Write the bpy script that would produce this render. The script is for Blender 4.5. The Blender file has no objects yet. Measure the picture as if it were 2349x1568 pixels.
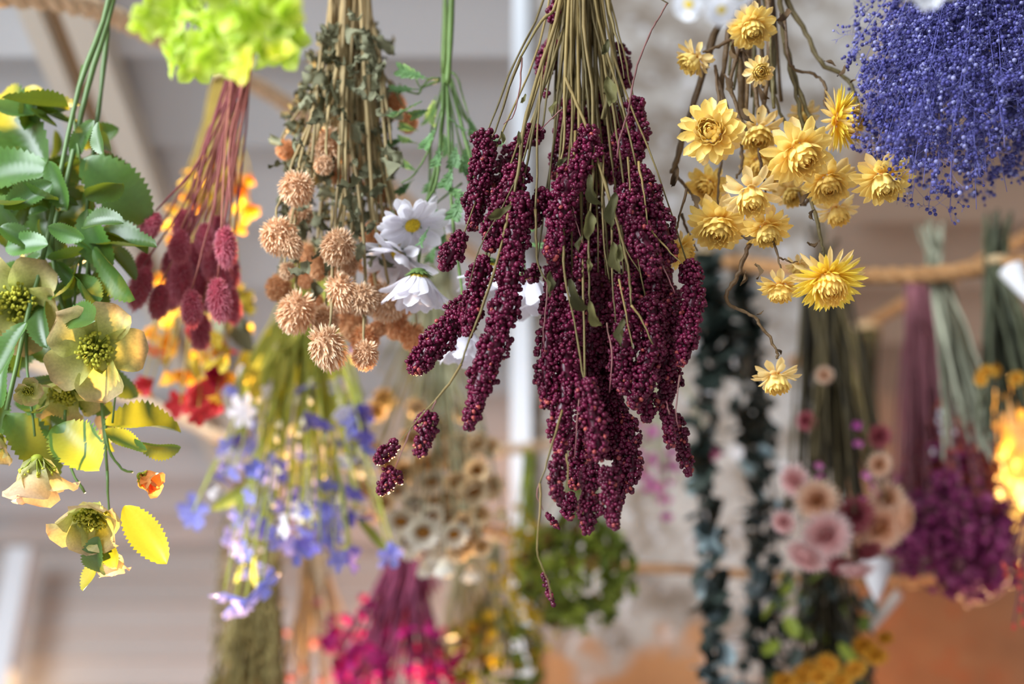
import bpy, math, random
import numpy as np
from mathutils import Matrix, Vector

random.seed(7)
rng = np.random.default_rng(7)
scene = bpy.context.scene
col = scene.collection

# ------------------------------------------------------------------ camera
PITCH = math.radians(30.0)
CAM = np.array([0.0, 0.0, 1.5])
FPX = 50.0 / 36.0 * 2349.0
cp, sp = math.cos(PITCH), math.sin(PITCH)
FWD = np.array([0, cp, sp]); UPV = np.array([0, -sp, cp]); RGT = np.array([1.0, 0, 0])
cd = bpy.data.cameras.new('camera')
cd.lens = 50.0; cd.sensor_width = 36.0; cd.sensor_fit = 'HORIZONTAL'
cd.clip_start = 0.05; cd.clip_end = 100
cd.dof.use_dof = True; cd.dof.focus_distance = 1.015; cd.dof.aperture_fstop = 2.7
cam = bpy.data.objects.new('camera', cd); col.objects.link(cam)
cam.location = CAM; cam.rotation_euler = (math.pi / 2 + PITCH, 0, 0)
scene.camera = cam

# ------------------------------------------------------------------ light
SUN_DIR = Vector((0.05, 1.0, 0.030))          # where the low sun stands: behind the bunches
w = bpy.data.worlds.new('world'); scene.world = w; w.use_nodes = True
bgn = w.node_tree.nodes['Background']
bgn.inputs[0].default_value = (0.92, 0.96, 1.0, 1); bgn.inputs[1].default_value = 0.41
sl = bpy.data.lights.new('sun', 'SUN'); sl.energy = 42.0; sl.color = (1.0, 0.58, 0.24); sl.angle = math.radians(1.2)
so = bpy.data.objects.new('sun', sl); col.objects.link(so)
so.rotation_euler = SUN_DIR.to_track_quat('Z', 'Y').to_euler(); so.location = (0, 6, 3)
al = bpy.data.lights.new('window_daylight', 'AREA'); al.energy = 185; al.size = 1.6; al.color = (0.86, 0.93, 1.0)
ao = bpy.data.objects.new('window_daylight', al); col.objects.link(ao)
ao.location = (-1.9, -0.9, 2.7)
ao.rotation_euler = (Vector((-1.9, -0.9, 2.7)) - Vector((0.1, 0.9, 2.0))).to_track_quat('Z', 'Y').to_euler()
vs = scene.view_settings
vs.view_transform = 'Standard'; vs.look = 'None'; vs.exposure = 0.22; vs.gamma = 1.0; vs.use_curve_mapping = False

# ------------------------------------------------------------------ placing helpers
def _d(px, py):
    a = (px - 1174.5) / FPX; b = (784 - py) / FPX
    return FWD + a * RGT + b * UPV
LEAN = 0.12                                        # the nearest bunches swing a little away from the viewer at their lower ends
def P(px, py, Y):
    d = _d(px, py); Y = Y + LEAN * (py - 700) / 1390; return CAM + d * (Y / d[1])
def S(px, py, Y):
    return ((Y + LEAN * (py - 700) / 1390) / _d(px, py)[1]) / FPX               # metres per photo pixel there
def face_dir(d):                                   # (right, up, towards the viewer) -> world
    v = d[0] * RGT + d[1] * UPV - d[2] * FWD
    return Vector(v / np.linalg.norm(v))
def U(a, b): return random.uniform(a, b)

# ------------------------------------------------------------------ mesh helpers
class MB:
    def __init__(self): self.V = []; self.T = []; self.Q = []; self.t = []; self.r = []; self.n = 0
    def add(self, V, T=None, Q=None, t=None, r=None):
        V = np.asarray(V, float)
        if T is not None and len(T): self.T.append(np.asarray(T, np.int64) + self.n)
        if Q is not None and len(Q): self.Q.append(np.asarray(Q, np.int64) + self.n)
        k = len(V)
        self.t.append(np.zeros(k) if t is None else np.broadcast_to(np.asarray(t, float), (k,)))
        self.r.append(np.zeros(k) if r is None else np.broadcast_to(np.asarray(r, float), (k,)))
        self.V.append(V); self.n += k
        return self
    def mesh(self, name, smooth=True):
        V = np.concatenate(self.V)
        T = np.concatenate(self.T) if self.T else np.zeros((0, 3), np.int64)
        Q = np.concatenate(self.Q) if self.Q else np.zeros((0, 4), np.int64)
        me = bpy.data.meshes.new(name)
        me.vertices.add(len(V)); me.vertices.foreach_set('co', V.astype(np.float32).ravel())
        L = np.concatenate([T.ravel(), Q.ravel()]).astype(np.int32)
        me.loops.add(len(L)); me.loops.foreach_set('vertex_index', L)
        st = np.concatenate([np.arange(len(T)) * 3, len(T) * 3 + np.arange(len(Q)) * 4]).astype(np.int32)
        me.polygons.add(len(st)); me.polygons.foreach_set('loop_start', st)
        me.polygons.foreach_set('use_smooth', np.full(len(st), smooth))
        for nm, arr in (('t', self.t), ('r', self.r)):
            at = me.attributes.new(nm, 'FLOAT', 'POINT'); at.data.foreach_set('value', np.concatenate(arr).astype(np.float32))
        me.update(calc_edges=True); me.validate()
        return me

def catmull(pts, per=4):
    p = np.asarray(pts, float)
    if len(p) == 2: return np.linspace(p[0], p[1], per + 1)
    q = np.vstack([2 * p[0] - p[1], p, 2 * p[-1] - p[-2]]); out = []
    tt = np.linspace(0, 1, per, endpoint=False)[:, None]
    for i in range(1, len(q) - 2):
        a, b, c, d = q[i - 1], q[i], q[i + 1], q[i + 2]
        out.append(0.5 * (2 * b + (c - a) * tt + (2 * a - 5 * b + 4 * c - d) * tt ** 2 + (3 * b - a - 3 * c + d) * tt ** 3))
    out.append(p[-1:]); return np.vstack(out)

def tube_arr(pts, rad, sides=6, cap=True):
    p = np.asarray(pts, float); n = len(p)
    rad = np.broadcast_to(np.asarray(rad, float), (n,))
    tg = np.gradient(p, axis=0); tg /= (np.linalg.norm(tg, axis=1)[:, None] + 1e-12)
    ref = np.array([1.0, 0, 0]) if abs(tg[0, 0]) < 0.8 else np.array([0, 1.0, 0])
    N = np.zeros_like(p); v = ref - tg[0] * (ref @ tg[0]); N[0] = v / np.linalg.norm(v)
    for i in range(1, n):
        v = N[i - 1] - tg[i] * (N[i - 1] @ tg[i]); N[i] = v / (np.linalg.norm(v) + 1e-12)
    B = np.cross(tg, N)
    a = np.arange(sides) * 2 * np.pi / sides
    V = (p[:, None] + rad[:, None, None] * (np.cos(a)[None, :, None] * N[:, None] + np.sin(a)[None, :, None] * B[:, None])).reshape(-1, 3)
    i = np.arange(n - 1)[:, None] * sides; j = np.arange(sides)[None]; j2 = (j + 1) % sides
    Q = np.stack([i + j, i + j2, i + sides + j2, i + sides + j], -1).reshape(-1, 4)
    T = None
    if cap:
        V = np.vstack([V, p[:1], p[-1:]]); k = n * sides
        jj = np.arange(sides); j2 = (jj + 1) % sides
        T = np.vstack([np.stack([j2, jj, np.full(sides, k)], -1), np.stack([(n - 1) * sides + jj, (n - 1) * sides + j2, np.full(sides, k + 1)], -1)])
    t = np.repeat(np.linspace(0, 1, n), sides)
    if cap: t = np.append(t, [0, 1])
    return V, T, Q, t

def sticks(A, B, ra, rb):
    """many straight three sided twigs"""
    A = np.asarray(A); B = np.asarray(B); d = B - A; L = np.linalg.norm(d, axis=1)[:, None] + 1e-12; d = d / L
    ref = np.where(np.abs(d[:, :1]) < 0.8, np.array([[1.0, 0, 0]]), np.array([[0, 1.0, 0]]))
    n = np.cross(d, ref); n /= np.linalg.norm(n, axis=1)[:, None]; b = np.cross(d, n)
    ra = np.broadcast_to(ra, (len(A),)); rb = np.broadcast_to(rb, (len(A),)); vs_ = []
    for base, r in ((A, ra), (B, rb)):
        for k in range(3):
            an = k * 2 * np.pi / 3
            vs_.append(base + r[:, None] * (math.cos(an) * n + math.sin(an) * b))
    V = np.stack(vs_, 1).reshape(-1, 3); o = np.arange(len(A))[:, None] * 6
    Q = np.concatenate([o + np.array([[k, (k + 1) % 3, 3 + (k + 1) % 3, 3 + k]]) for k in range(3)])
    return V, Q

def ico(sub=1):
    g = (1 + 5 ** .5) / 2
    v = [(-1, g, 0), (1, g, 0), (-1, -g, 0), (1, -g, 0), (0, -1, g), (0, 1, g), (0, -1, -g), (0, 1, -g), (g, 0, -1), (g, 0, 1), (-g, 0, -1), (-g, 0, 1)]
    f = [(0, 11, 5), (0, 5, 1), (0, 1, 7), (0, 7, 10), (0, 10, 11), (1, 5, 9), (5, 11, 4), (11, 10, 2), (10, 7, 6), (7, 1, 8), (3, 9, 4), (3, 4, 2), (3, 2, 6), (3, 6, 8), (3, 8, 9), (4, 9, 5), (2, 4, 11), (6, 2, 10), (8, 6, 7), (9, 8, 1)]
    v = [Vector(x).normalized() for x in v]
    for _ in range(sub):
        c = {}; nf = []
        def mid(a, b):
            k = (min(a, b), max(a, b))
            if k not in c: c[k] = len(v); v.append((v[a] + v[b]).normalized())
            return c[k]
        for a, b, d in f:
            x, y, z = mid(a, b), mid(b, d), mid(d, a); nf += [(a, x, z), (b, y, x), (d, z, y), (x, y, z)]
        f = nf
    return np.array([tuple(x) for x in v]), np.array(f)
ICO0 = ico(0); ICO1 = ico(1); ICO2 = ico(2)

def uvball(ns=7, nr=4):
    V = [(0, 0, 1)]
    for i in range(1, nr):
        th = math.pi * i / nr
        for j in range(ns):
            a = 2 * math.pi * (j + .5 * (i % 2)) / ns; V.append((math.sin(th) * math.cos(a), math.sin(th) * math.sin(a), math.cos(th)))
    V.append((0, 0, -1)); T = []
    for j in range(ns):
        T.append((0, 1 + j, 1 + (j + 1) % ns)); e = 1 + (nr - 2) * ns
        T.append((len(V) - 1, e + (j + 1) % ns, e + j))
    for i in range(nr - 2):
        for j in range(ns):
            a = 1 + i * ns + j; b = 1 + i * ns + (j + 1) % ns; T += [(a, a + ns, b), (b, a + ns, b + ns)]
    return np.array(V), np.array(T)
BEAD = uvball(7, 4)

def rotmats(n):
    q = rng.normal(size=(n, 4)); q /= np.linalg.norm(q, axis=1)[:, None]; a, b, c, d = q.T
    return np.stack([np.stack([1 - 2 * (c * c + d * d), 2 * (b * c - a * d), 2 * (b * d + a * c)], -1),
                     np.stack([2 * (b * c + a * d), 1 - 2 * (b * b + d * d), 2 * (c * d - a * b)], -1),
                     np.stack([2 * (b * d - a * c), 2 * (c * d + a * b), 1 - 2 * (b * b + c * c)], -1)], 1)

def scatter(mb, tmpl, C, scl, R=None, r=None, t=None):
    """place a template at many points; scl (n,) or (n,3)"""
    TV, TT = tmpl; n = len(C); scl = np.asarray(scl, float)
    if scl.ndim == 1: scl = scl[:, None]
    v = TV[None] * scl[:, None, :]
    if R is not None: v = np.einsum('nij,nkj->nki', R, v)
    V = (v + np.asarray(C)[:, None]).reshape(-1, 3)
    F = (TT[None] + (np.arange(n) * len(TV))[:, None, None]).reshape(-1, TT.shape[1])
    rr = None if r is None else np.repeat(r, len(TV)); tt = None if t is None else np.repeat(t, len(TV))
    mb.add(V, F if TT.shape[1] == 3 else None, F if TT.shape[1] == 4 else None, tt, rr)

def petal_arr(L=1.0, W=0.3, a=0.55, b=0.35, curl=0.4, cup=0.15, nl=6, nw=4, tip=0.0, wave=0.0, twist=0.0, serr=0, fold=0.0, jit=0.0, c0=0.0):
    """a petal or leaf from the origin along +Y, upper face +Z; a: how fast it widens, b: roundness of the tip"""
    u = np.linspace(0, 1, nl + 1); v = np.linspace(-1, 1, nw + 1)
    prof = np.power(np.clip(u, 0, 1), a) * np.power(np.clip(1 - u, 0, 1), b); prof = prof / prof.max()
    prof = np.maximum(prof, 0.07); prof[-1] = tip if tip > 0 else 0.02
    if serr:
        prof = prof * (1 + 0.09 * np.where(np.arange(nl + 1) % 2 == 0, 1, -1) * (u > .12) * (u < .97))
    ang = c0 + curl * u
    y = np.concatenate([[0], np.cumsum(np.cos((ang[1:] + ang[:-1]) / 2) * L / nl)])
    z = np.concatenate([[0], np.cumsum(np.sin((ang[1:] + ang[:-1]) / 2) * L / nl)])
    UU, VV = np.meshgrid(u, v, indexing='ij')
    hw = (W / 2) * prof[:, None] * VV
    up = cup * W * (VV ** 2) * prof[:, None] + fold * np.abs(hw) + wave * W * np.sin(UU * 9 + VV * 2.5) * (VV ** 2)
    X = hw; Yc = y[:, None] - np.sin(ang)[:, None] * up; Z = z[:, None] + np.cos(ang)[:, None] * up
    if twist:
        ca, sa = np.cos(twist * UU), np.sin(twist * UU); X, Z = X * ca - (Z - z[:, None]) * sa, z[:, None] + X * sa + (Z - z[:, None]) * ca
    V = np.stack([X, Yc, Z], -1).reshape(-1, 3)
    if jit: V += rng.normal(size=V.shape) * jit * L * np.repeat(u, nw + 1)[:, None]
    i = np.arange(nl)[:, None] * (nw + 1); j = np.arange(nw)[None]
    Q = np.stack([i + j, i + j + 1, i + nw + 2 + j, i + nw + 1 + j], -1).reshape(-1, 4)
    return V, Q, np.repeat(u, nw + 1), np.tile(np.abs(v), nl + 1)

def petal_mesh(name, **k):
    V, Q, t, r = petal_arr(**k); return MB().add(V, None, Q, t, r).mesh(name)

def xf(V, M):
    M = np.array(M); return V @ M[:3, :3].T + M[:3, 3]
def petal_local(phi, r0, z0, el, sx=1.0, sy=1.0, sz=1.0, roll=0.0):
    return (Matrix.Rotation(phi, 4, 'Z') @ Matrix.Translation((0, r0, z0)) @ Matrix.Rotation(el, 4, 'X')
            @ Matrix.Rotation(roll, 4, 'Y') @ Matrix.Diagonal((sx, sy, sz, 1)))

# ------------------------------------------------------------------ object helpers
def thing(name, label, cat, loc, group=None):
    o = bpy.data.objects.new(name, None); col.objects.link(o); o.location = [float(x) for x in loc]
    o.empty_display_size = 0.02
    o['label'] = label; o['category'] = cat
    if group: o['group'] = group
    return o
def put(name, me, mat, parent=None, M=None, label=None, kind=None):
    o = bpy.data.objects.new(name, me); col.objects.link(o)
    if mat is not None:
        if len(me.materials) == 0: me.materials.append(mat)
        elif me.materials[0] != mat:
            o.material_slots[0].link = 'OBJECT'; o.material_slots[0].material = mat
    if parent is not None: o.parent = parent
    if M is not None: o.matrix_basis = M
    if label: o['label'] = label
    if kind: o['kind'] = kind
    return o
def part(root, name, me, mat, M=None, label=None, kind=None):
    T = Matrix.Translation(-root.location)
    return put(name, me, mat, root, T if M is None else T @ M, label, kind)
def sub(p, name, me, mat, M, kind=None): return put(name, me, mat, p, M, None, kind)
def struct(name, me, mat, label):
    o = put(name, me, mat); o['kind'] = 'structure'; o['label'] = label; return o

def head_matrix(px, py, dpx, d, Y, twist=None):
    c = P(px, py, Y); R = dpx / 2 * S(px, py, Y)
    q = face_dir(d).to_track_quat('Z', 'Y').to_matrix().to_4x4()
    return Matrix.Translation(Vector(c)) @ q @ Matrix.Rotation(U(0, 6.28) if twist is None else twist, 4, 'Z') @ Matrix.Scale(R, 4)

def stem(root, pts, Y, w0, w1, mat, name='stem', sides=6, per=4, jit=0.0, label=None):
    """pts in photo pixels, (px,py) or (px,py,Y); widths in photo pixels"""
    ys = Y if isinstance(Y, (list, tuple)) else [Y, Y]
    n = len(pts); W = []
    for i, q in enumerate(pts):
        yy = q[2] if len(q) > 2 else ys[0] + (ys[1] - ys[0]) * i / max(1, n - 1)
        W.append(P(q[0], q[1], yy))
    s = S(pts[n // 2][0], pts[n // 2][1], ys[0])
    c = catmull(W, per)
    if jit: c[1:-1] += rng.normal(size=c[1:-1].shape) * jit * s
    rad = np.linspace(w0, w1, len(c)) / 2 * s
    if jit: rad = rad * (1 + rng.uniform(-.15, .25, len(c)))
    V, T, Q, t = tube_arr(c, rad, sides)
    return part(root, name, MB().add(V, T, Q, t).mesh(name), mat, label=label)

# ------------------------------------------------------------------ materials
def mat(name, c0, c1=None, by='t', c2=None, rough=0.6, trans=0.0, tcol=None, var=0.12, noise=60.0, namt=0.25, bump=0.0, spec=0.35, sheen=0.0):
    m = bpy.data.materials.new(name); m.use_nodes = True; nt = m.node_tree; nd = nt.nodes; lk = nt.links
    bs = nd['Principled BSDF']; out = nd['Material Output']
    c1 = c1 or c0
    ramp = nd.new('ShaderNodeValToRGB'); e = ramp.color_ramp.elements
    e[0].color = (*c0, 1); e[1].color = (*c1, 1)
    if c2 is not None:
        x = e.new(0.5); x.color = (*c1, 1); e[-1].color = (*c2, 1)
    tc = nd.new('ShaderNodeTexCoord'); oi = nd.new('ShaderNodeObjectInfo')
    if by in ('t', 'r'):
        at = nd.new('ShaderNodeAttribute'); at.attribute_name = by; lk.new(at.outputs['Fac'], ramp.inputs[0])
    elif by == 'obj': lk.new(oi.outputs['Random'], ramp.inputs[0])
    elif by == 'noise':
        n0 = nd.new('ShaderNodeTexNoise'); n0.inputs['Scale'].default_value = noise; n0.inputs['Detail'].default_value = 5
        lk.new(tc.outputs['Object'], n0.inputs['Vector'])
        cr = nd.new('ShaderNodeMapRange'); cr.inputs[1].default_value = .32; cr.inputs[2].default_value = .68
        lk.new(n0.outputs['Fac'], cr.inputs[0]); lk.new(cr.outputs[0], ramp.inputs[0])
    nz = nd.new('ShaderNodeTexNoise'); nz.inputs['Scale'].default_value = noise; nz.inputs['Detail'].default_value = 3
    lk.new(tc.outputs['Object'], nz.inputs['Vector'])
    hsv = nd.new('ShaderNodeHueSaturation'); lk.new(ramp.outputs[0], hsv.inputs['Color'])
    # value = 1 + var*(rand-.5)*2 + namt*(noise-.5)
    m1 = nd.new('ShaderNodeMath'); m1.operation = 'MULTIPLY_ADD'; lk.new(oi.outputs['Random'], m1.inputs[0]); m1.inputs[1].default_value = 2 * var; m1.inputs[2].default_value = 1 - var
    m2 = nd.new('ShaderNodeMath'); m2.operation = 'MULTIPLY_ADD'; lk.new(nz.outputs['Fac'], m2.inputs[0]); m2.inputs[1].default_value = namt * 2
    m3 = nd.new('ShaderNodeMath'); m3.operation = 'ADD'; lk.new(m1.outputs[0], m3.inputs[0]); m3.inputs[1].default_value = -namt
    lk.new(m3.outputs[0], m2.inputs[2]); lk.new(m2.outputs[0], hsv.inputs['Value'])
    lk.new(hsv.outputs[0], bs.inputs['Base Color'])
    bs.inputs['Roughness'].default_value = rough; bs.inputs['Specular IOR Level'].default_value = spec
    if sheen: bs.inputs['Sheen Weight'].default_value = sheen
    if bump:
        bp = nd.new('ShaderNodeBump'); bp.inputs['Strength'].default_value = bump; bp.inputs['Distance'].default_value = 0.01
        lk.new(nz.outputs['Fac'], bp.inputs['Height']); lk.new(bp.outputs[0], bs.inputs['Normal'])
    if trans:
        tb = nd.new('ShaderNodeBsdfTranslucent'); mx = nd.new('ShaderNodeMixShader'); mx.inputs[0].default_value = trans
        if tcol is None: lk.new(hsv.outputs[0], tb.inputs['Color'])
        else: tb.inputs['Color'].default_value = (*tcol, 1)
        lk.new(bs.outputs[0], mx.inputs[1]); lk.new(tb.outputs[0], mx.inputs[2]); lk.new(mx.outputs[0], out.inputs['Surface'])
    return m

# ================================================================== the setting
m_paint = mat('grey_painted_board', (.44, .45, .465), (.49, .50, .515), by='obj', rough=.55, var=.04, noise=3, namt=.05)
m_warmboard = mat('warm_light_board', (.33, .25, .19), (.38, .295, .225), by='obj', rough=.6, var=.05, noise=4, namt=.1)  # same ceiling as the grey boards; warm bounced light painted in as brown
m_siding = mat('taupe_siding', (.42, .39, .37), (.47, .44, .42), by='obj', rough=.6, var=.04, noise=4, namt=.06)
m_white = mat('white_paint', (.66, .69, .73), rough=.5, var=.02, noise=8, namt=.05)
m_cream = mat('cream_batten', (.60, .55, .47), rough=.5, var=.03, noise=6, namt=.06)
m_groove = mat('brown_batten', (.33, .21, .11), rough=.6, var=.03, noise=6, namt=.1)
m_jute = mat('jute', (.30, .14, .05), (.48, .26, .11), by='r', rough=.85, var=.05, noise=200, namt=.35, trans=.12)
m_jutepale = mat('pale_jute', (.62, .42, .25), (.85, .66, .45), by='r', rough=.85, var=.05, noise=200, namt=.3, trans=.15)
m_floor = mat('pale_floor', (.52, .55, .60), rough=.6, noise=4, namt=.2)

def plaster_mat(name, a, b, c, sc, thr0=.35, thr1=.65, patch=None, pz=None):
    m = bpy.data.materials.new(name); m.use_nodes = True; nt = m.node_tree; nd = nt.nodes; lk = nt.links; bs = nd['Principled BSDF']
    tc = nd.new('ShaderNodeTexCoord')
    n1 = nd.new('ShaderNodeTexNoise'); n1.inputs['Scale'].default_value = sc; n1.inputs['Detail'].default_value = 6; n1.inputs['Roughness'].default_value = .62
    n2 = nd.new('ShaderNodeTexNoise'); n2.inputs['Scale'].default_value = sc * 2.7; n2.inputs['Detail'].default_value = 4
    lk.new(tc.outputs['Object'], n1.inputs['Vector']); lk.new(tc.outputs['Object'], n2.inputs['Vector'])
    r1 = nd.new('ShaderNodeValToRGB'); e = r1.color_ramp.elements; e[0].position = thr0; e[1].position = thr1
    e[0].color = (*a, 1); e[1].color = (*b, 1); lk.new(n1.outputs['Fac'], r1.inputs[0])
    r2 = nd.new('ShaderNodeMapRange'); r2.inputs[1].default_value = .58; r2.inputs[2].default_value = .70; lk.new(n2.outputs['Fac'], r2.inputs[0])
    mx = nd.new('ShaderNodeMix'); mx.data_type = 'RGBA'; lk.new(r2.outputs[0], mx.inputs['Factor']); lk.new(r1.outputs[0], mx.inputs['A']); mx.inputs['B'].default_value = (*c, 1)
    outc = mx.outputs['Result']
    if patch is not None:            # bare clay where the plaster has come off low on the wall
        sx = nd.new('ShaderNodeSeparateXYZ'); lk.new(tc.outputs['Object'], sx.inputs[0])
        n3 = nd.new('ShaderNodeTexNoise'); n3.inputs['Scale'].default_value = 7; n3.inputs['Detail'].default_value = 3; lk.new(tc.outputs['Object'], n3.inputs['Vector'])
        ma = nd.new('ShaderNodeMath'); ma.operation = 'MULTIPLY_ADD'; ma.inputs[1].default_value = .55; lk.new(n3.outputs['Fac'], ma.inputs[0]); lk.new(sx.outputs['Z'], ma.inputs[2])
        mr = nd.new('ShaderNodeMapRange'); mr.inputs[1].default_value = pz; mr.inputs[2].default_value = pz - .05; lk.new(ma.outputs[0], mr.inputs[0])
        m2 = nd.new('ShaderNodeMix'); m2.data_type = 'RGBA'; lk.new(mr.outputs[0], m2.inputs['Factor']); lk.new(outc, m2.inputs['A']); m2.inputs['B'].default_value = (*patch, 1)
        outc = m2.outputs['Result']
    lk.new(outc, bs.inputs['Base Color']); bs.inputs['Roughness'].default_value = .85
    bp = nd.new('ShaderNodeBump'); bp.inputs['Strength'].default_value = .5; bp.inputs['Distance'].default_value = .02
    lk.new(n1.outputs['Fac'], bp.inputs['Height']); lk.new(bp.outputs[0], bs.inputs['Normal'])
    return m

def box_arr(x0, x1, y0, y1, z0, z1):
    V = np.array([(x, y, z) for z in (z0, z1) for y in (y0, y1) for x in (x0, x1)], float)
    Q = [(0, 2, 3, 1), (4, 5, 7, 6), (0, 1, 5, 4), (2, 6, 7, 3), (0, 4, 6, 2), (1, 3, 7, 5)]
    return V, Q
def box_mesh(name, *a):
    V, Q = box_arr(*a); return MB().add(V, None, Q).mesh(name, smooth=False)

CEIL = 2.9; LEAN = 0.0
colx0 = P(1200, 600, 2.2)[0]; colx1 = P(1852, 520, 2.2)[0]
cb = MB()                                          # the ceiling leaves the pillar free: an open well in front of it
for bx in ((-2.3, colx0 - .02, .95, 3.62), (colx1 + .01, 2.4, .95, 3.62), (colx0 - .02, colx1 + .01, 2.62, 3.62)):
    V, Q = box_arr(*bx, CEIL + .05, CEIL + .1); cb.add(V, None, Q)
ceil = struct('ceiling', cb.mesh('ceiling', False), m_warmboard, 'board ceiling over the hanging flowers')
yb = 1.58 - .21 * 3; k = 0
while yb < 3.5:
    for (x0, x1, mm) in ((-2.3, colx0 - .02, m_paint), (colx1 + .01, 2.4, m_warmboard)):
        V, Q = box_arr(x0, x1, yb, yb + .222, CEIL, CEIL + .018)
        V[:, 2] += (1 - (V[:, 1] - yb) / .222) * .045
        put('ceiling_board', MB().add(V, None, Q).mesh('ceiling_board', False), mm, ceil)
    yb += .21
for (x0, x1, dz, mm) in ((-.675, -.645, .04, m_cream), (-.645, -.618, .015, m_groove), (-.618, -.575, .04, m_cream)):
    put('ceiling_batten', box_mesh('ceiling_batten', x0, x1, .96, 3.46, CEIL - dz, CEIL + .01), mm, ceil)
wb = struct('wall_back', box_mesh('wall_back', -2.3, 2.4, 3.52, 3.60, 2.525, CEIL + .05), m_siding, 'taupe boarded wall strip above the back opening')
z = 2.525
while z < CEIL + .02:
    V, Q = box_arr(-2.3, 2.4, 3.495, 3.52, z, z + .078)
    V[V[:, 1] < 3.5, 1] += np.where(V[V[:, 1] < 3.5, 2] > z + .01, .016, 0)
    put('siding_board', MB().add(V, None, Q).mesh('siding_board', False), m_siding, wb); z += .073
m_clay = plaster_mat('clay_wall', (.34, .20, .115), (.44, .27, .155), (.44, .175, .085), 9)
struct('wall_right', box_mesh('wall_right', P(1975, 1500, 3.35)[0], 2.4, 3.35, 3.49, 0, 2.74), m_clay, 'mottled terracotta wall at the lower right')
m_plaster = plaster_mat('rough_plaster', (.21, .165, .125), (.43, .395, .36), (.66, .66, .69), 13, .38, .58, patch=(.48, .235, .10), pz=2.50)
# the plaster pillar: a block with slightly uneven faces
def rough_block(x0, x1, y0, y1, z0, z1, st, amp):
    mb = MB()
    def face(o, a, b, na, nb, nrm):
        A, B = np.meshgrid(np.linspace(0, 1, na + 1), np.linspace(0, 1, nb + 1), indexing='ij')
        V = o + A[..., None] * a + B[..., None] * b; V = V.reshape(-1, 3)
        V = V + nrm * (amp * (np.sin(V[:, 0] * 17 + V[:, 2] * 9) + np.sin(V[:, 2] * 23 - V[:, 0] * 11) + rng.normal(size=len(V)) * .5))[:, None]
        i = np.arange(na)[:, None] * (nb + 1); j = np.arange(nb)[None]
        mb.add(V, None, np.stack([i + j, i + nb + 1 + j, i + nb + 2 + j, i + j + 1], -1).reshape(-1, 4))
    dx, dy, dz = x1 - x0, y1 - y0, z1 - z0; X, Y_, Z = np.eye(3)
    n = lambda d: max(2, int(d / st))
    face(np.array([x0, y0, z0]), X * dx, Z * dz, n(dx), n(dz), -Y_); face(np.array([x0, y1, z0]), Z * dz, X * dx, n(dz), n(dx), Y_)
    face(np.array([x0, y0, z0]), Z * dz, Y_ * dy, n(dz), n(dy), -X); face(np.array([x1, y0, z0]), Y_ * dy, Z * dz, n(dy), n(dz), X)
    return mb
pil = rough_block(colx0, colx1, 2.2, 2.62, 0, 3.75, .04, .002); up_ = rough_block(colx1, 1.6, 2.2, 2.62, CEIL + .11, 3.75, .04, .002)   # above the ceiling the pillar widens into the house wall
for V_, Q_ in zip(up_.V, up_.Q): pil.add(V_, None, Q_ - Q_.min())
struct('wall_pillar', pil.mesh('wall_pillar'), m_plaster, 'rough grey plaster pillar behind the flowers')
struct('trim_1', box_mesh('trim_1', P(1172, 600, 2.2)[0], colx0 + .012, 2.17, 2.23, 0, 3.75), m_white, 'white painted post along the pillar edge')
struct('trim_2', box_mesh('trim_2', P(8, 1300, 3.3)[0], P(62, 1300, 3.3)[0], 3.3, 3.36, 0, 2.82), m_white, 'white post at the far left')
struct('floor', box_mesh('floor', -4, 4, -3, 3.6, -.06, 0), m_floor, 'plain pale floor')

# ------------------------------------------------------------------ ropes
def rope(label, pts, dpx, mm, name='jute_rope'):
    W = [P(*q) for q in pts]; c = catmull(W, 24); s = S(*pts[len(pts) // 2]); R = dpx / 2 * s
    L = np.concatenate([[0], np.cumsum(np.linalg.norm(np.diff(c, axis=0), axis=1))])
    n = int(L[-1] / (R * .55)); g = np.linspace(0, L[-1], n); c = np.stack([np.interp(g, L, c[:, i]) for i in range(3)], -1)
    tg = np.gradient(c, axis=0); tg /= np.linalg.norm(tg, axis=1)[:, None]
    N = np.cross(tg, [0, 0, 1.0]); N /= np.linalg.norm(N, axis=1)[:, None]; B = np.cross(tg, N)
    root = thing(name, label, 'rope', c[0])
    for k in range(3):
        a = g / (R * 6.0) * 2 * np.pi + k * 2 * np.pi / 3
        q = c + R * .5 * (np.cos(a)[:, None] * N + np.sin(a)[:, None] * B)
        V, T, Q, t = tube_arr(q, R * .56, 7); r = rng.uniform(0, 1, len(V))
        hair = rng.integers(0, n, n); dirs = rng.normal(size=(n, 3)); dirs /= np.linalg.norm(dirs, axis=1)[:, None]
        HV, HQ = sticks(q[hair], q[hair] + dirs * R * rng.uniform(.7, 1.3, n)[:, None], R * .03, R * .015)
        mb = MB().add(V, T, Q, t, r); mb.add(HV, None, HQ, 0, .9)
        part(root, 'strand', mb.mesh('strand'), mm)
    return root
rope('thick pale jute rope crossing the upper left corner', [(-420, -60, .9), (-150, -22, .98), (150, 6, 1.08), (320, 66, 1.2), (640, 228, 1.5), (860, 400, 1.74), (1000, 520, 1.92), (1205, 672, 2.205)], 40, m_jutepale)
rope('brown jute rope across the right, behind the yellow strawflowers', [(1440, 560, 2.21), (1560, 588, 1.85), (1720, 606, 1.62), (1900, 628, 1.52), (2110, 630, 1.45), (2349, 602, 1.40), (2650, 560, 1.33), (3300, 470, 1.2)], 40, m_jute)
rope('thin orange-brown rope slanting down behind the magenta stems', [(1800, 838, 2.21), (1950, 765, 2.08), (2110, 675, 1.9), (2349, 548, 1.72), (2700, 380, 1.5)], 30, m_jute)
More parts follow.
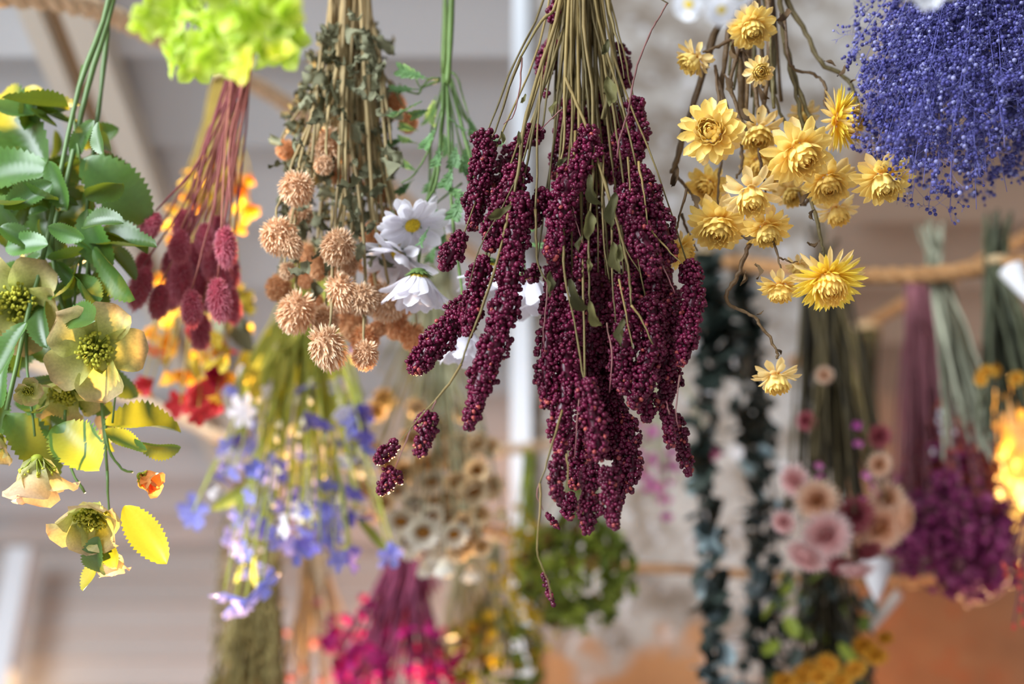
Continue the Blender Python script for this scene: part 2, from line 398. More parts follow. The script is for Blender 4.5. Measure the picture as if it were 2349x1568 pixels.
rope('pale blurred rope behind the beige and lavender flowers', [(1310, 1012, 2.21), (1130, 1036, 2.05), (800, 1066, 1.95), (520, 1005, 1.92), (400, 950, 1.9), (200, 880, 1.88), (-300, 700, 1.8)], 26, m_jutepale)
rope('rope behind the magenta plume bunch at the bottom', [(1265, 1252, 2.21), (1120, 1216, 2.1), (945, 1188, 2.0), (700, 1190, 2.3), (520, 1262, 3.49)], 26, m_jute)
rope('low rope in front of the pillar beside the eucalyptus', [(1432, 1298, 2.205), (1500, 1303, 2.05), (1620, 1308, 1.95), (1900, 1330, 1.85), (2300, 1330, 1.8), (2900, 1290, 1.7)], 24, m_jute)
LEAN = 0.12
rope('pale rope high above, carrying the nearest bunches', [(-1400, -170, .88), (-300, -200, .88), (800, -230, .88), (1900, -225, .88), (3000, -190, .88), (3900, -150, .88)], 34, m_jutepale)

m_twine = mat('twine', (.55, .38, .20), (.70, .52, .30), by='t', rough=.9, noise=150, namt=.3)
def tie(root, px, py, Y, wpx, turns=4, hpx=16):
    s = S(px, py, Y); c = P(px, py, Y); a = np.linspace(0, turns * 2 * np.pi, turns * 14); R = wpx / 2 * s
    q = np.stack([c[0] + R * np.cos(a), c[1] + R * np.sin(a), c[2] + hpx * s * (a / a[-1] - .5)], -1)
    V, T, Q, t = tube_arr(q, 2.2 * s, 5); return part(root, 'twine_tie', MB().add(V, T, Q, t).mesh('twine_tie'), m_twine)
def hang(root, px, py, Y, ropepx, ropeY, wpx=5):
    """a loop of twine from the bunch to the rope that carries it"""
    A = P(px, py, Y); B = P(ropepx[0], ropepx[1], ropeY); s = S(px, py, Y)
    V, T, Q, t = tube_arr(catmull([A, (A + B) / 2 + np.array([.002, .002, 0]), B], 5), wpx / 2 * s, 5)
    part(root, 'twine_loop', MB().add(V, T, Q, t).mesh('twine_loop'), m_twine)

# ================================================================== deep red amaranth (centre)
m_am = mat('amaranth_bead', (.075, .003, .018), (.165, .006, .044), by='r', c2=(.50, .10, .08), rough=.34, trans=.26, var=.10, noise=300, namt=.3, spec=.45)
m_amstem = mat('amaranth_stem', (.22, .15, .05), (.14, .11, .04), rough=.6, var=.38, noise=120, namt=.3, trans=.15)
m_amtwig = mat('amaranth_twig', (.20, .10, .08), (.16, .04, .05), rough=.6, var=.2, noise=120, namt=.3)
m_amleaf = mat('amaranth_leaf', (.085, .08, .028), (.16, .145, .05), by='obj', rough=.7, var=.2, trans=.4, noise=80, namt=.4)
AY = .87
def bead_spike(root, pts, w, Y=AY, name='flower_spike', rbead=5.2, dens=1.0, tip=.35, tmpl=BEAD, mm=None, pale=.05, label=None, core=True):
    W = np.array([P(x, y, Y + dy) for x, y, dy in [(q + (0,))[:3] for q in pts]])
    c = catmull(W, 8); s = S(pts[len(pts) // 2][0], pts[len(pts) // 2][1], Y)
    L = np.concatenate([[0], np.cumsum(np.linalg.norm(np.diff(c, axis=0), axis=1))]); Lp = L[-1] / s
    n = int(max(12, 1.3 * dens * math.pi * w * .82 * Lp / (rbead * rbead * 3.3)))
    u = np.sort(rng.uniform(0, 1, n)); cc = np.stack([np.interp(u * L[-1], L, c[:, i]) for i in range(3)], -1)
    prof = np.minimum(1, .55 + u / .10 * .45) * np.where(u > .72, 1 - (1 - tip) * ((u - .72) / .28) ** 1.3, 1)
    lump = 1 + .16 * np.sin(u * Lp / 13 + U(0, 6)) + .10 * np.sin(u * Lp / 5 + U(0, 6))
    rad = np.maximum(w / 2 - rbead * .8, rbead * .6) * prof * lump
    tg = np.gradient(c, axis=0); tg /= np.linalg.norm(tg, axis=1)[:, None]; tt = np.stack([np.interp(u * L[-1], L, tg[:, i]) for i in range(3)], -1)
    N = np.cross(tt, [0, 1.0, .2]); N /= np.linalg.norm(N, axis=1)[:, None]; B = np.cross(tt, N)
    a = rng.uniform(0, 2 * np.pi, n); rr = rad * rng.uniform(.72, 1.08, n) * s
    C = cc + rr[:, None] * (np.cos(a)[:, None] * N + np.sin(a)[:, None] * B)
    sc = rbead * s * rng.uniform(.62, 1.22, n); sc3 = sc[:, None] * rng.uniform(.75, 1.25, (n, 3))
    r = rng.uniform(0, .55, n); pl = rng.uniform(size=n) < pale + .22 * np.clip((u - .88) / .12, 0, 1); r = np.where(pl, rng.uniform(.75, 1, n), r)
    mb = MB(); scatter(mb, tmpl, C, sc3, rotmats(n), r=r)
    if core:
        V, T, Q, t = tube_arr(c, np.interp(np.linspace(0, 1, len(c)), [0, .1, .72, 1], [.5, .75, .75, tip * .6]) * np.maximum(w / 2 - rbead * 2.0, 1.2) * s, 8); mb.add(V, T, Q, 0, .05)
    return part(root, name, mb.mesh(name), mm or m_am, label=label)

am = thing('hanging_amaranth_bunch', 'large bunch of deep burgundy amaranth hanging upside down in the centre', 'flower bunch', P(1335, -215, AY))
AMG = (1335, -215)
spikes = [  # pts (px,py,dY), width
 ([(1115, 303), (1108, 380), (1097, 450), (1084, 525)], 58), ([(1243, 298), (1200, 325), (1165, 375), (1140, 450)], 44),
 ([(1195, 380), (1165, 450), (1140, 520), (1122, 575)], 62), ([(1196, 440), (1178, 560), (1168, 660), (1140, 770), (1108, 860), (1086, 940), (1073, 985)], 62),
 ([(1062, 535), (1040, 575), (1012, 618)], 46), ([(1112, 590), (1088, 670), (1072, 770)], 50),
 ([(1092, 685), (1030, 750), (985, 805), (942, 852)], 68), ([(986, 945), (975, 995), (960, 1046)], 46),
 ([(912, 1013), (890, 1035), (862, 1060)], 34), ([(908, 1075), (890, 1105), (868, 1132)], 42),
 ([(1268, 92), (1252, 140), (1243, 190)], 44), ([(1272, 8), (1266, 50)], 30), ([(1256, 205), (1252, 222)], 16),
 ([(1325, 225), (1318, 320), (1308, 420), (1275, 500)], 52), ([(1352, 290), (1345, 360), (1300, 430), (1282, 520), (1262, 592)], 60),
 ([(1258, 440), (1228, 480), (1196, 520)], 50), ([(1418, 100), (1432, 150), (1440, 200)], 34), ([(1455, 228), (1464, 300), (1458, 372)], 48),
 ([(1462, 385), (1490, 460), (1520, 540), (1542, 602)], 62), ([(1432, 425, -.03), (1452, 500, -.03), (1482, 570, -.035), (1502, 632, -.035)], 62),
 ([(1388, 190, .02), (1392, 300, .02), (1386, 400, .02)], 38), ([(1425, 300), (1432, 380), (1424, 465)], 48),
 ([(1578, 600), (1590, 660), (1582, 740), (1562, 838)], 52), ([(1545, 670), (1547, 760), (1535, 860), (1520, 945)], 56),
 ([(1512, 610), (1503, 700), (1520, 800), (1532, 900)], 58), ([(1482, 680), (1500, 760), (1482, 850), (1450, 935)], 56),
 ([(1528, 925), (1533, 975), (1538, 1025)], 32), ([(1552, 950), (1565, 1020), (1580, 1090)], 36),
 ([(1432, 630), (1440, 740), (1424, 830), (1430, 905)], 60), ([(1286, 590), (1268, 700), (1256, 800), (1252, 935)], 54),
 ([(1312, 690), (1300, 800), (1298, 900), (1282, 990), (1288, 1040)], 60), ([(1372, 630), (1370, 740), (1352, 840), (1352, 950), (1362, 1060)], 60),
 ([(1342, 870, -.04), (1362, 960, -.04), (1376, 1055, -.04)], 52), ([(1412, 890), (1412, 1000), (1424, 1090), (1415, 1165)], 52),
 ([(1440, 950), (1452, 1040), (1444, 1128)], 44), ([(1284, 1040), (1276, 1100), (1278, 1152)], 38), ([(1300, 1130), (1306, 1192)], 38),
 ([(1358, 1060), (1352, 1150), (1345, 1226)], 46), ([(1396, 1070), (1400, 1150), (1412, 1215)], 44),
 ([(1322, 450, .03), (1322, 560, .03), (1302, 650, .03)], 52), ([(1402, 490, .03), (1392, 600, .03), (1402, 710, .03)], 54),
 ([(1460, 830), (1482, 900), (1484, 968)], 48), ([(1335, 560, -.03), (1330, 640, -.03)], 34), ([(1256, 1172), (1268, 1195), (1284, 1212)], 18), ([(1244, 1312), (1256, 1350), (1270, 1388)], 15),
 ([(1230, 610, .02), (1218, 650, .02)], 30), ([(1350, 620, .03), (1340, 760, .03), (1330, 880, .03)], 56), ([(1395, 690, .02), (1392, 800, .02), (1395, 930, .02), (1385, 1050, .02)], 58),
 ([(1460, 560, .03), (1462, 660, .03), (1465, 760, .03)], 56), ([(1330, 980, .02), (1325, 1060, .02), (1318, 1120, .02)], 46), ([(1285, 480, .03), (1282, 560, .03), (1290, 620, .03)], 46),
 ([(1355, 400, .03), (1362, 500, .03), (1350, 590, .03)], 44), ([(1300, 230, .02), (1290, 330, .02), (1272, 410, .02)], 44), ([(1370, 260, .03), (1372, 350, .03), (1378, 440, .03)], 46), ([(1405, 240, .03), (1412, 330, .03), (1405, 420, .03)], 44), ([(1335, 330, .0), (1322, 400, .0), (1330, 470, 0)], 46), ([(1430, 460, .02), (1440, 560, .02), (1452, 640, .02)], 52), ([(1375, 520, .03), (1372, 600, .03), (1360, 660, .03)], 50), ([(1265, 560, .01), (1270, 620, .01), (1262, 700, .01)], 40), ([(1480, 440, .02), (1500, 520, .02), (1512, 600, .02)], 48), ([(1500, 520, .03), (1520, 620, .03), (1535, 700, .03)], 44)]
for pts, w_ in spikes:
    dd = U(-.035, .03) if len(pts[0]) == 2 else 0
    pp = [(q[0], q[1], (q[2] if len(q) > 2 else 0) + dd) for q in pts]
    bead_spike(am, pp, w_ * 1.12, pale=.012 if pts[0][1] < 800 else .06)
    x, y, dy = pp[0]
    if y > 120 and y < 900:                      # its own stalk up into the tied bundle
        gx = AMG[0] + (x - 1335) * .12 + U(-22, 22); bow = (x - gx) * .22
        stem(am, [(gx, -215), (gx + (x - gx) * .30 - bow * .2, -215 + (y + 215) * .42), (gx + (x - gx) * .70, -215 + (y + 215) * .75), (x, y + 8)], [AY + U(-.02, .02), AY + dy], U(6, 9), U(3, 4.5), m_amstem, jit=1.0)
front = [  # stems that show in front, photo pixels
 ([(1300, -215), (1278, 0), (1240, 50), (1195, 130)], 13, 9), ([(1195, 130), (1168, 200), (1140, 290), (1128, 315)], 9, 5), ([(1197, 132), (1192, 200), (1178, 262), (1155, 285)], 5, 3),
 ([(1310, -215), (1285, 0), (1232, 180), (1203, 285), (1188, 400), (1172, 470)], 14, 11), ([(1172, 470), (1150, 560), (1112, 690), (1076, 780), (1058, 835)], 10, 7),
 ([(1058, 835), (1030, 880), (985, 932), (945, 978), (915, 1014)], 8, 4), ([(945, 978), (928, 1020), (905, 1076)], 4, 3), ([(1000, 918), (990, 940)], 5, 4),
 ([(1205, 285), (1195, 330), (1180, 420), (1100, 570), (1075, 660)], 7, 4), ([(1315, -215), (1296, 170), (1294, 320), (1278, 400)], 11, 7),
 ([(1296, 178), (1322, 235), (1356, 320), (1398, 455), (1430, 560), (1445, 650), (1448, 700)], 11, 8), ([(1448, 700), (1470, 730), (1498, 790)], 8, 6), ([(1398, 455), (1436, 570), (1468, 625)], 6, 4),
 ([(1370, -215), (1395, 0), (1402, 40), (1420, 110), (1432, 180)], 12, 5), ([(1345, -215), (1340, 60), (1358, 200), (1361, 350), (1358, 440), (1350, 530), (1352, 620), (1353, 690)], 11, 7),
 ([(1320, 300), (1312, 440), (1296, 490), (1293, 560), (1296, 640), (1318, 740), (1336, 850), (1345, 900)], 9, 7), ([(1312, 470), (1325, 520), (1338, 560)], 5, 3),
 ([(1405, 470), (1404, 560), (1406, 660), (1412, 740)], 7, 5), ([(1384, 350), (1382, 480), (1386, 560), (1398, 640)], 6, 4), ([(1440, 360), (1446, 440), (1436, 470)], 7, 5),
 ([(1465, 370), (1478, 450), (1486, 520)], 7, 5), ([(1486, 520), (1530, 570), (1566, 605)], 6, 4), ([(1505, 575), (1530, 630), (1548, 672)], 5, 4),
 ([(1250, 110), (1236, 250), (1232, 400), (1228, 480)], 6, 8), ([(1228, 480), (1230, 560), (1236, 612), (1260, 655)], 9, 5), ([(1290, 250), (1262, 275), (1240, 300)], 5, 3),
 ([(1290, 940), (1272, 1000), (1250, 1075), (1238, 1108)], 7, 6), ([(1238, 1108), (1240, 1160), (1232, 1250), (1236, 1280), (1256, 1330), (1266, 1375)], 6, 4), ([(1236, 1110), (1232, 1135), (1246, 1170)], 4, 3),
 ([(1530, 8), (1512, 40), (1495, 68), (1462, 150), (1448, 215), (1440, 260), (1424, 310), (1416, 362)], 5, 8), ([(1398, -215), (1440, -60), (1533, 8)], 8, 5),
 ([(1330, 900), (1324, 960), (1318, 1050)], 5, 4), ([(1392, 740), (1404, 820), (1398, 900)], 5, 4), ([(1560, 860), (1550, 940), (1558, 985)], 5, 3), ([(1536, 950), (1528, 920)], 4, 3), ([(1300, 1040), (1304, 1090), (1298, 1130)], 6, 4),
 ([(1258, 630), (1252, 700), (1246, 770), (1252, 810)], 5, 3), ([(1420, 640), (1440, 740), (1452, 800)], 6, 4)]
for pts, a, b in front:
    bot = pts[-1][1]
    stem(am, pts, AY - .036 if bot > 120 else AY - .02, a * .8, b * .55, m_amtwig if a < 5.5 else m_amstem, jit=.7)
for i in range(34):                              # the close bundle under the tie
    gx = U(1292, 1392); bx = 1335 + (gx - 1335) * U(1.1, 1.7)
    stem(am, [(gx, -235), (gx + U(-8, 8), -60), (bx, U(100, 180)), (bx + U(-20, 20), U(200, 300))], [AY + U(-.03, .03), AY + U(-.02, .05)], U(7, 11), U(4, 7), m_amstem, jit=.8)
AMLEAF = [petal_mesh('withered_leaf', W=U(.25, .4), a=.7, b=.7, curl=U(-1.2, 1.4), cup=.5, nl=9, nw=4, wave=.25, twist=U(-2, 2), jit=.02, c0=-.3) for _ in range(5)]
def leaf_px(root, me, mm, base, tip, Y, roll=0.0, wide=1.0, name='leaf', flat=0.6):
    A = P(base[0], base[1], Y if not isinstance(Y, tuple) else Y[0]); B = P(tip[0], tip[1], Y if not isinstance(Y, tuple) else Y[1])
    d = Vector(B - A); L = d.length; yv = d.normalized(); back = Vector(-FWD) + Vector(UPV) * flat
    zv = (back - yv * back.dot(yv)).normalized(); zv = Matrix.Rotation(roll, 3, yv) @ zv; xv = yv.cross(zv)
    M = Matrix((xv, yv, zv)).transposed().to_4x4(); M = Matrix.Translation(Vector(A)) @ M @ Matrix.Diagonal((L * wide, L, L, 1))
    return part(root, name, me, mm, M)
for bx, by, tx, ty, ro in [(1353, 690, 1360, 768, .5), (1352, 590, 1344, 635, -.4), (1406, 555, 1420, 625, .4), (1308, 640, 1318, 738, .7), (1393, 175, 1408, 262, .3), (1172, 470, 1118, 520, .3), (1190, 300, 1192, 335, .1), (1262, 620, 1250, 690, -.5), (1354, 400, 1340, 480, .6), (1352, 480, 1362, 545, -.6), (1300, 360, 1275, 390, .2), (1206, 215, 1198, 245, .5), (1412, 440, 1402, 520, .1), (1420, 560, 1432, 610, .8), (1430, 730, 1420, 790, .3), (1150, 300, 1160, 330, 0), (1276, 230, 1262, 262, .3), (1395, 90, 1385, 140, .4), (1335, 540, 1322, 575, .4)]:
    leaf_px(am, random.choice(AMLEAF), m_amleaf, (bx, by), (tx, ty), AY - .05, ro)
tie(am, 1340, -205, AY, 150, 5, 30); tie(am, 1340, -222, AY, 40, 3, 30)

# ================================================================== yellow strawflowers (right of centre)
m_sf = mat('strawflower_petal', (.95, .62, .12), (.98, .80, .29), c2=(.97, .72, .21), rough=.42, trans=.42, var=.07, noise=30, namt=.12, spec=.4)
m_sfp = mat('strawflower_pale_petal', (.94, .65, .23), (.96, .79, .40), c2=(.95, .69, .29), rough=.45, trans=.42, var=.07, noise=30, namt=.14, spec=.4)
m_sfn = mat('strawflower_lemon_petal', (.95, .60, .05), (.97, .76, .10), c2=(.95, .74, .12), rough=.42, trans=.36, var=.06, noise=30, namt=.12, spec=.4)
m_sfc = mat('strawflower_centre', (.96, .80, .34), (.95, .66, .14), by='t', c2=(.75, .30, .03), rough=.45, trans=.25, noise=40, namt=.12)
m_brown = mat('brown_twig', (.085, .046, .02), (.13, .078, .032), rough=.6, var=.3, noise=90, namt=.5, bump=.5)
m_olive = mat('olive_twig', (.15, .105, .04), (.115, .095, .036), rough=.6, var=.2, noise=90, namt=.4, bump=.4)
SFY = .88
PW = [petal_mesh('petal', W=.38 + .03 * i, a=.62, b=.34, curl=-.25 + .2 * i, cup=.22, nl=6, nw=4, tip=.14) for i in range(4)]
PN = [petal_mesh('petal', W=.17 + .015 * i, a=.55, b=.5, curl=-.1 + .2 * i, cup=.28, nl=6, nw=3) for i in range(4)]
def inner_bracts(narrow=False, open_=0.0):
    mb = MB()
    for n, r0, z0, el, L, W, cu in ((11, .31, .02, 54, .70, .33, .72), (11, .27, .05, 64, .72, .31, .80), (9, .22, .07, 72, .70, .27, .85), (8, .15, .09, 80, .66, .22, .85), (6, .08, .10, 86, .60, .17, .8)):
        if narrow: n = int(n * 1.7); W *= .55
        for i in range(n):
            V, Q, t, r = petal_arr(L=L, W=W, a=.5, b=.4, curl=cu * U(.8, 1.15), cup=.35, nl=5, nw=3, tip=.1)
            M = petal_local(2 * math.pi * i / n + U(-.1, .1) + n, r0, z0, math.radians(el - open_ + U(-5, 5)))
            mb.add(xf(V, M), None, Q, np.clip(t * t * .45 + (.38 * t if r0 < .12 else 0), 0, 1), r)
    a = rng.uniform(0, 6.28, 60); q = np.sqrt(rng.uniform(0, 1, 60)) * .15
    A = np.stack([q * np.cos(a), q * np.sin(a), np.full(60, .1)], -1); B = A * [1.05, 1.05, 0] + [0, 0, .62]
    V, Q = sticks(A, B, .016, .010); mb.add(V, None, Q, 1.0)
    # brown cup of dry scales behind the head
    V, T = ICO1; mb.add(V * [.2, .2, .14] + [0, 0, -.06], T, None, 1.0)
    return mb.mesh('inner_bracts')
IB = [inner_bracts(), inner_bracts(), inner_bracts(open_=9)]; IBN = [inner_bracts(True), inner_bracts(True, 12)]
def strawflower(root, px, py, d, dr, Y, kind='w', droop=0.0):
    M = head_matrix(px, py, d, dr, Y)
    nar = kind == 'n'
    h = part(root, 'strawflower', random.choice(IBN if nar else IB), m_sfc, M)
    if nar: rings = [(22, .22, .04, 48, .72), (24, .24, 0, 28, .84), (24, .24, -.03, 6, .90), (20, .22, -.06, -16, .88)]
    elif kind == 'f': rings = [(8, .27, .02, 30, .62), (9, .26, -.01, 4, .76), (8, .22, -.05, -24, .80)]     # few, spread wide
    else: rings = [(11, .28, .02, 40, .66), (12, .27, 0, 20, .76), (12, .25, -.03, 0, .82), (9, .22, -.07, -24, .80)]
    for k, (n, r0, z0, el, L) in enumerate(rings):
        off = U(0, 6)
        for i in range(n):
            last = k == len(rings) - 1
            me = random.choice(PN if nar else PW); mm = m_sfn if nar and not last else (m_sfp if last or kind == 'f' else m_sf)
            sub(h, 'petal', me, mm, petal_local(off + 2 * math.pi * (i + U(-.25, .25)) / n, r0, z0, math.radians(el - droop + U(-8, 8)), U(.85, 1.1) * L, L * U(.86, 1.08), L, U(-.25, .25)))
    return h
sf = thing('hanging_strawflower_bunch', 'bunch of bright yellow strawflowers on brown twigs right of the amaranth', 'flower bunch', P(1735, -215, SFY))
SFL = [  # px,py,diameter,facing,dY,kind
 (1632, 305, 152, (-.28, .05, .95), -.03, 'w'), (1738, 300, 130, (-.05, -.75, .65), .01, 'f'), (1832, 348, 168, (.22, -.55, .8), -.035, 'w'),
 (1925, 275, 142, (.80, -.10, .55), -.01, 'n'), (1722, 442, 146, (.0, -.75, .66), -.035, 'f'), (1648, 512, 146, (-.15, -.72, .66), .0, 'w'),
 (1757, 522, 116, (.10, -.82, .55), -.01, 'w'), (1900, 415, 128, (-.05, -.7, .7), .0, 'w'), (1918, 480, 104, (.15, -.8, .5), .025, 'f'),
 (2026, 408, 140, (.02, -.78, .6), -.03, 'w'), (1595, 133, 100, (-.55, -.55, .3), .0, 'f'), (1741, 163, 76, (.05, -.25, .95), -.02, 'f'),
 (1724, 58, 118, (.08, -.72, .68), -.02, 'w'), (1622, 425, 100, (-.35, -.4, .7), .04, 'w'), (1845, 262, 80, (-.1, -.5, .5), .05, 'f'),
 (1558, 575, 92, (.75, -.45, .5), .02, 'w'), (1900, 640, 160, (.0, -.70, .70), -.03, 'n'), (1790, 655, 104, (-.1, -.93, .3), .0, 'w'),
 (1832, 608, 66, (.0, -.5, .3), .03, 'f'), (1780, 862, 112, (.02, -.86, .5), -.03, 'f'), (1812, 440, 90, (.1, -.5, .6), .05, 'f'),
 (1742, 372, 96, (0, -.6, .6), .05, 'w'), (1790, 420, 70, (-.2, -.6, .5), .06, 'w')]
for px, py, d, dr, dy, kd in SFL: strawflower(sf, px, py, d, dr, SFY + dy, kd)
SST = [([(1690, -215), (1682, -30), (1640, 80), (1592, 230), (1566, 310), (1552, 368), (1541, 398)], 18, 11, 0), ([(1545, 395), (1566, 418), (1582, 440), (1590, 460)], 8, 4, 0), ([(1575, 432), (1563, 480), (1555, 520), (1550, 548)], 6, 4, 0), ([(1563, 490), (1578, 530), (1600, 575)], 8, 3, 0),
 ([(1700, -215), (1690, -30), (1668, 90), (1655, 200), (1658, 280)], 14, 9, 0), ([(1722, -215), (1720, -30), (1700, 120), (1702, 220), (1690, 320)], 22, 16, 0), ([(1745, -215), (1762, -30), (1766, 120), (1752, 240), (1745, 300)], 16, 9, 0),
 ([(1765, -215), (1790, -20), (1802, 100), (1838, 220), (1868, 290), (1885, 335)], 15, 8, 1), ([(1775, -215), (1800, -20), (1850, 75), (1882, 140), (1945, 185), (1972, 255), (2000, 310), (2022, 352)], 15, 7, 1), ([(1800, 40), (1808, 130), (1822, 158), (1868, 170), (1892, 195), (1891, 240)], 8, 6, 0),
 ([(1842, 395), (1858, 440), (1872, 500), (1886, 560), (1890, 592)], 10, 6, 1), ([(1728, 540), (1706, 590), (1688, 640), (1668, 668), (1675, 700), (1722, 722), (1752, 755), (1782, 802), (1783, 822)], 11, 6, 0), ([(1770, 545), (1785, 590), (1790, 620)], 6, 4, 0), ([(1786, 590), (1810, 600), (1830, 600)], 4, 3, 0),
 ([(1728, 100), (1736, 180), (1752, 240), (1790, 300), (1800, 318)], 8, 6, 0), ([(1680, 20), (1690, 90), (1716, 130), (1730, 150)], 10, 6, 0), ([(1642, 160), (1650, 230), (1668, 270)], 8, 5, 0), ([(1640, 150), (1660, 220), (1672, 260), (1690, 330)], 8, 6, 0),
 ([(1700, 330), (1702, 380), (1690, 410)], 8, 5, 0), ([(1760, 170), (1790, 260), (1822, 320)], 9, 6, 1), ([(1800, 100), (1822, 200), (1846, 300)], 12, 8, 1), ([(1860, 430), (1845, 470), (1832, 440)], 12, 6, 0), ([(1655, 330), (1650, 400), (1648, 470)], 7, 5, 0), ([(1740, 340), (1752, 420), (1756, 490)], 7, 5, 0), ([(1880, 340), (1900, 370), (1902, 390)], 7, 5, 0), ([(1680, 90), (1640, 110), (1612, 120)], 9, 6, 0), ([(1732, -120), (1728, 0), (1726, 22)], 8, 6, 0), ([(1890, 230), (1902, 255), (1915, 270)], 6, 5, 0), ([(1700, 120), (1735, 215), (1738, 262)], 12, 8, 0), ([(1712, 60), (1676, 180), (1690, 250), (1712, 300)], 10, 7, 0)]
for pts, a, b, ol in SST: stem(sf, pts, SFY + U(-.005, .04) if a > 6 else SFY - .01, a, b, m_olive if ol else m_brown, jit=1.3, per=5)
for i in range(12):
    x = U(1690, 1790); stem(sf, [(x, -225), (x + U(-15, 15), -60), (x + (x - 1735) * .5, U(40, 130)), (x + (x - 1735) * .8, U(150, 280))], SFY + U(0, .05), U(9, 15), U(5, 8), random.choice([m_brown, m_olive]), jit=1.3)
SCR = [petal_mesh('dry_leaf', W=U(.2, .4), a=.6, b=.6, curl=U(-2.4, 2.4), cup=.6, nl=8, nw=3, wave=.3, twist=U(-3, 3), jit=.03) for _ in range(5)]
for bx, by, tx, ty in [(1808, 20, 1818, 80), (1790, 30, 1800, 70), (1682, 90, 1690, 140), (1890, 140, 1918, 150), (1555, 380, 1540, 430), (1580, 440, 1600, 480), (1870, 480, 1846, 500), (1880, 550, 1862, 575), (1740, 200, 1758, 235), (1980, 270, 1995, 295), (1700, 250, 1690, 300), (1660, 170, 1672, 215), (1710, 620, 1700, 655), (1735, 722, 1752, 712), (1780, 800, 1800, 812), (1700, 540, 1722, 575), (1920, 175, 1940, 150), (1950, 190, 1958, 170), (1860, 440, 1835, 470), (1735, 640, 1760, 610)]:
    leaf_px(sf, random.choice(SCR), m_brown, (bx, by), (tx, ty), SFY - .015, U(-2, 2), 1.0, 'dry_leaf')
tie(sf, 1737, -205, SFY, 120, 5, 30); tie(sf, 1737, -222, SFY, 40, 3, 30)

# ================================================================== white daisies
m_dw = mat('daisy_petal', (.82, .79, .84), (.90, .88, .93), rough=.5, trans=.4, var=.03, noise=25, namt=.06)
m_dy = mat('daisy_disc', (.50, .33, .02), (.80, .60, .03), by='r', rough=.6, noise=200, namt=.4)
m_dg = mat('daisy_green', (.10, .17, .045), (.15, .24, .06), rough=.5, var=.15, noise=60, namt=.25, trans=.2)
m_dleaf = mat('daisy_leaf', (.12, .24, .09), (.20, .36, .14), by='obj', rough=.5, var=.22, noise=60, namt=.2, trans=.4)
DY = .95
PD = [petal_mesh('petal', W=.33 + .03 * i, a=.45, b=.24, curl=-.3 + .25 * i, cup=.18, nl=7, nw=4, tip=.25, wave=.05) for i in range(5)]
def daisy_disc():
    mb = MB(); n = 150; i = np.arange(n) + .5; rr = np.sqrt(i / n) * .24; a = i * 2.39996
    C = np.stack([rr * np.cos(a), rr * np.sin(a), .03 + .06 * (1 - (rr / .24) ** 2)], -1)
    scatter(mb, ICO0, C, np.full(n, .024), r=rng.uniform(0, 1, n)); V, T = ICO1; mb.add(V * [.23, .23, .06], T); return mb.mesh('disc')
DISC = daisy_disc()
def calyx_mesh():
    mb = MB(); V, T = ICO1; mb.add(V * [.22, .22, .13] + [0, 0, -.09], T)
    for i in range(16):
        V, Q, t, r = petal_arr(L=.30, W=.10, a=.3, b=.5, curl=.3, cup=.2, nl=4, nw=2); mb.add(xf(V, petal_local(i * .393, .13, -.16, math.radians(25 + U(-10, 14)))), None, Q, t)
    return mb.mesh('calyx')
CALYX = calyx_mesh()
def daisy(root, px, py, d, dr, Y, el, n=17, spread=14, pm=None):
    h = part(root, 'daisy', DISC, m_dy, head_matrix(px, py, d, dr, Y))
    sub(h, 'calyx', CALYX, m_dg, Matrix.Identity(4))
    for ring, (z0, de) in enumerate(((0, 0), (-.03, -9))):
        o = U(0, 6)
        for i in range(n if ring == 0 else n // 2 + 2):
            k = n if ring == 0 else n // 2 + 2
            sub(h, 'petal', random.choice(PD), pm or m_dw, petal_local(o + 2 * math.pi * (i + U(-.3, .3)) / k, .18, z0, math.radians(el + de + U(-spread, spread)), U(.8, 1.1), U(.82, 1.0), 1, U(-.3, .3)))
    return h
ds = thing('hanging_daisy_bunch', 'bunch of white daisies with fresh green stems beside the peach flowers', 'flower bunch', P(1027, -215, DY))
for px, py, d, dr, dy, el in [(946, 516, 150, (.30, -.62, .72), -.02, -4), (960, 634, 190, (-.05, -.99, .12), -.03, 52), (918, 588, 185, (-.45, -.75, .4), .0, 22), (1062, 752, 190, (-.12, -.97, .2), .0, 48), (1122, 610, 185, (.05, -.95, .2), .0, 44), (1210, 640, 200, (.1, -.98, .1), .0, 50), (1038, 492, 110, (.2, -.7, -.3), .05, 10), (1012, 560, 120, (-.2, -.8, .3), .06, 25)]:
    daisy(ds, px, py, d, dr, DY + dy, el)
DST = [([(1018, -215), (1022, 0), (1018, 170)], 13, 12), ([(1036, -215), (1036, 0), (1028, 170), (1024, 190)], 14, 13), ([(1018, 170), (1012, 300), (1000, 420), (972, 470), (955, 502)], 9, 6), ([(1024, 180), (1010, 330), (978, 470), (963, 570), (960, 615)], 9, 7), ([(1020, 185), (990, 300), (985, 420), (970, 560)], 7, 5),
 ([(1026, 190), (1030, 330), (1040, 520), (1058, 650), (1066, 738)], 8, 6), ([(1030, 180), (1065, 310), (1098, 440), (1118, 590)], 8, 6), ([(1034, 180), (1075, 280), (1150, 400), (1192, 520), (1204, 622)], 7, 5), ([(1024, 190), (1038, 300), (1036, 410), (1036, 470)], 6, 4), ([(1022, 180), (1048, 300), (1072, 400), (1090, 520)], 6, 4),
 ([(1010, 180), (985, 182), (965, 200), (950, 170)], 6, 3), ([(1010, 185), (970, 200), (960, 215), (930, 208)], 6, 4), ([(1036, 165), (1050, 180), (1060, 215), (1074, 262)], 5, 3), ([(1040, 200), (1058, 260), (1095, 300), (1130, 310)], 5, 3), ([(1012, 250), (985, 340), (950, 400), (920, 420)], 5, 3), ([(1060, 420), (1020, 450), (965, 500)], 5, 4)]
for pts, a, b in DST: stem(ds, pts, DY + U(-.01, .03), a, b, m_dg, jit=.4)
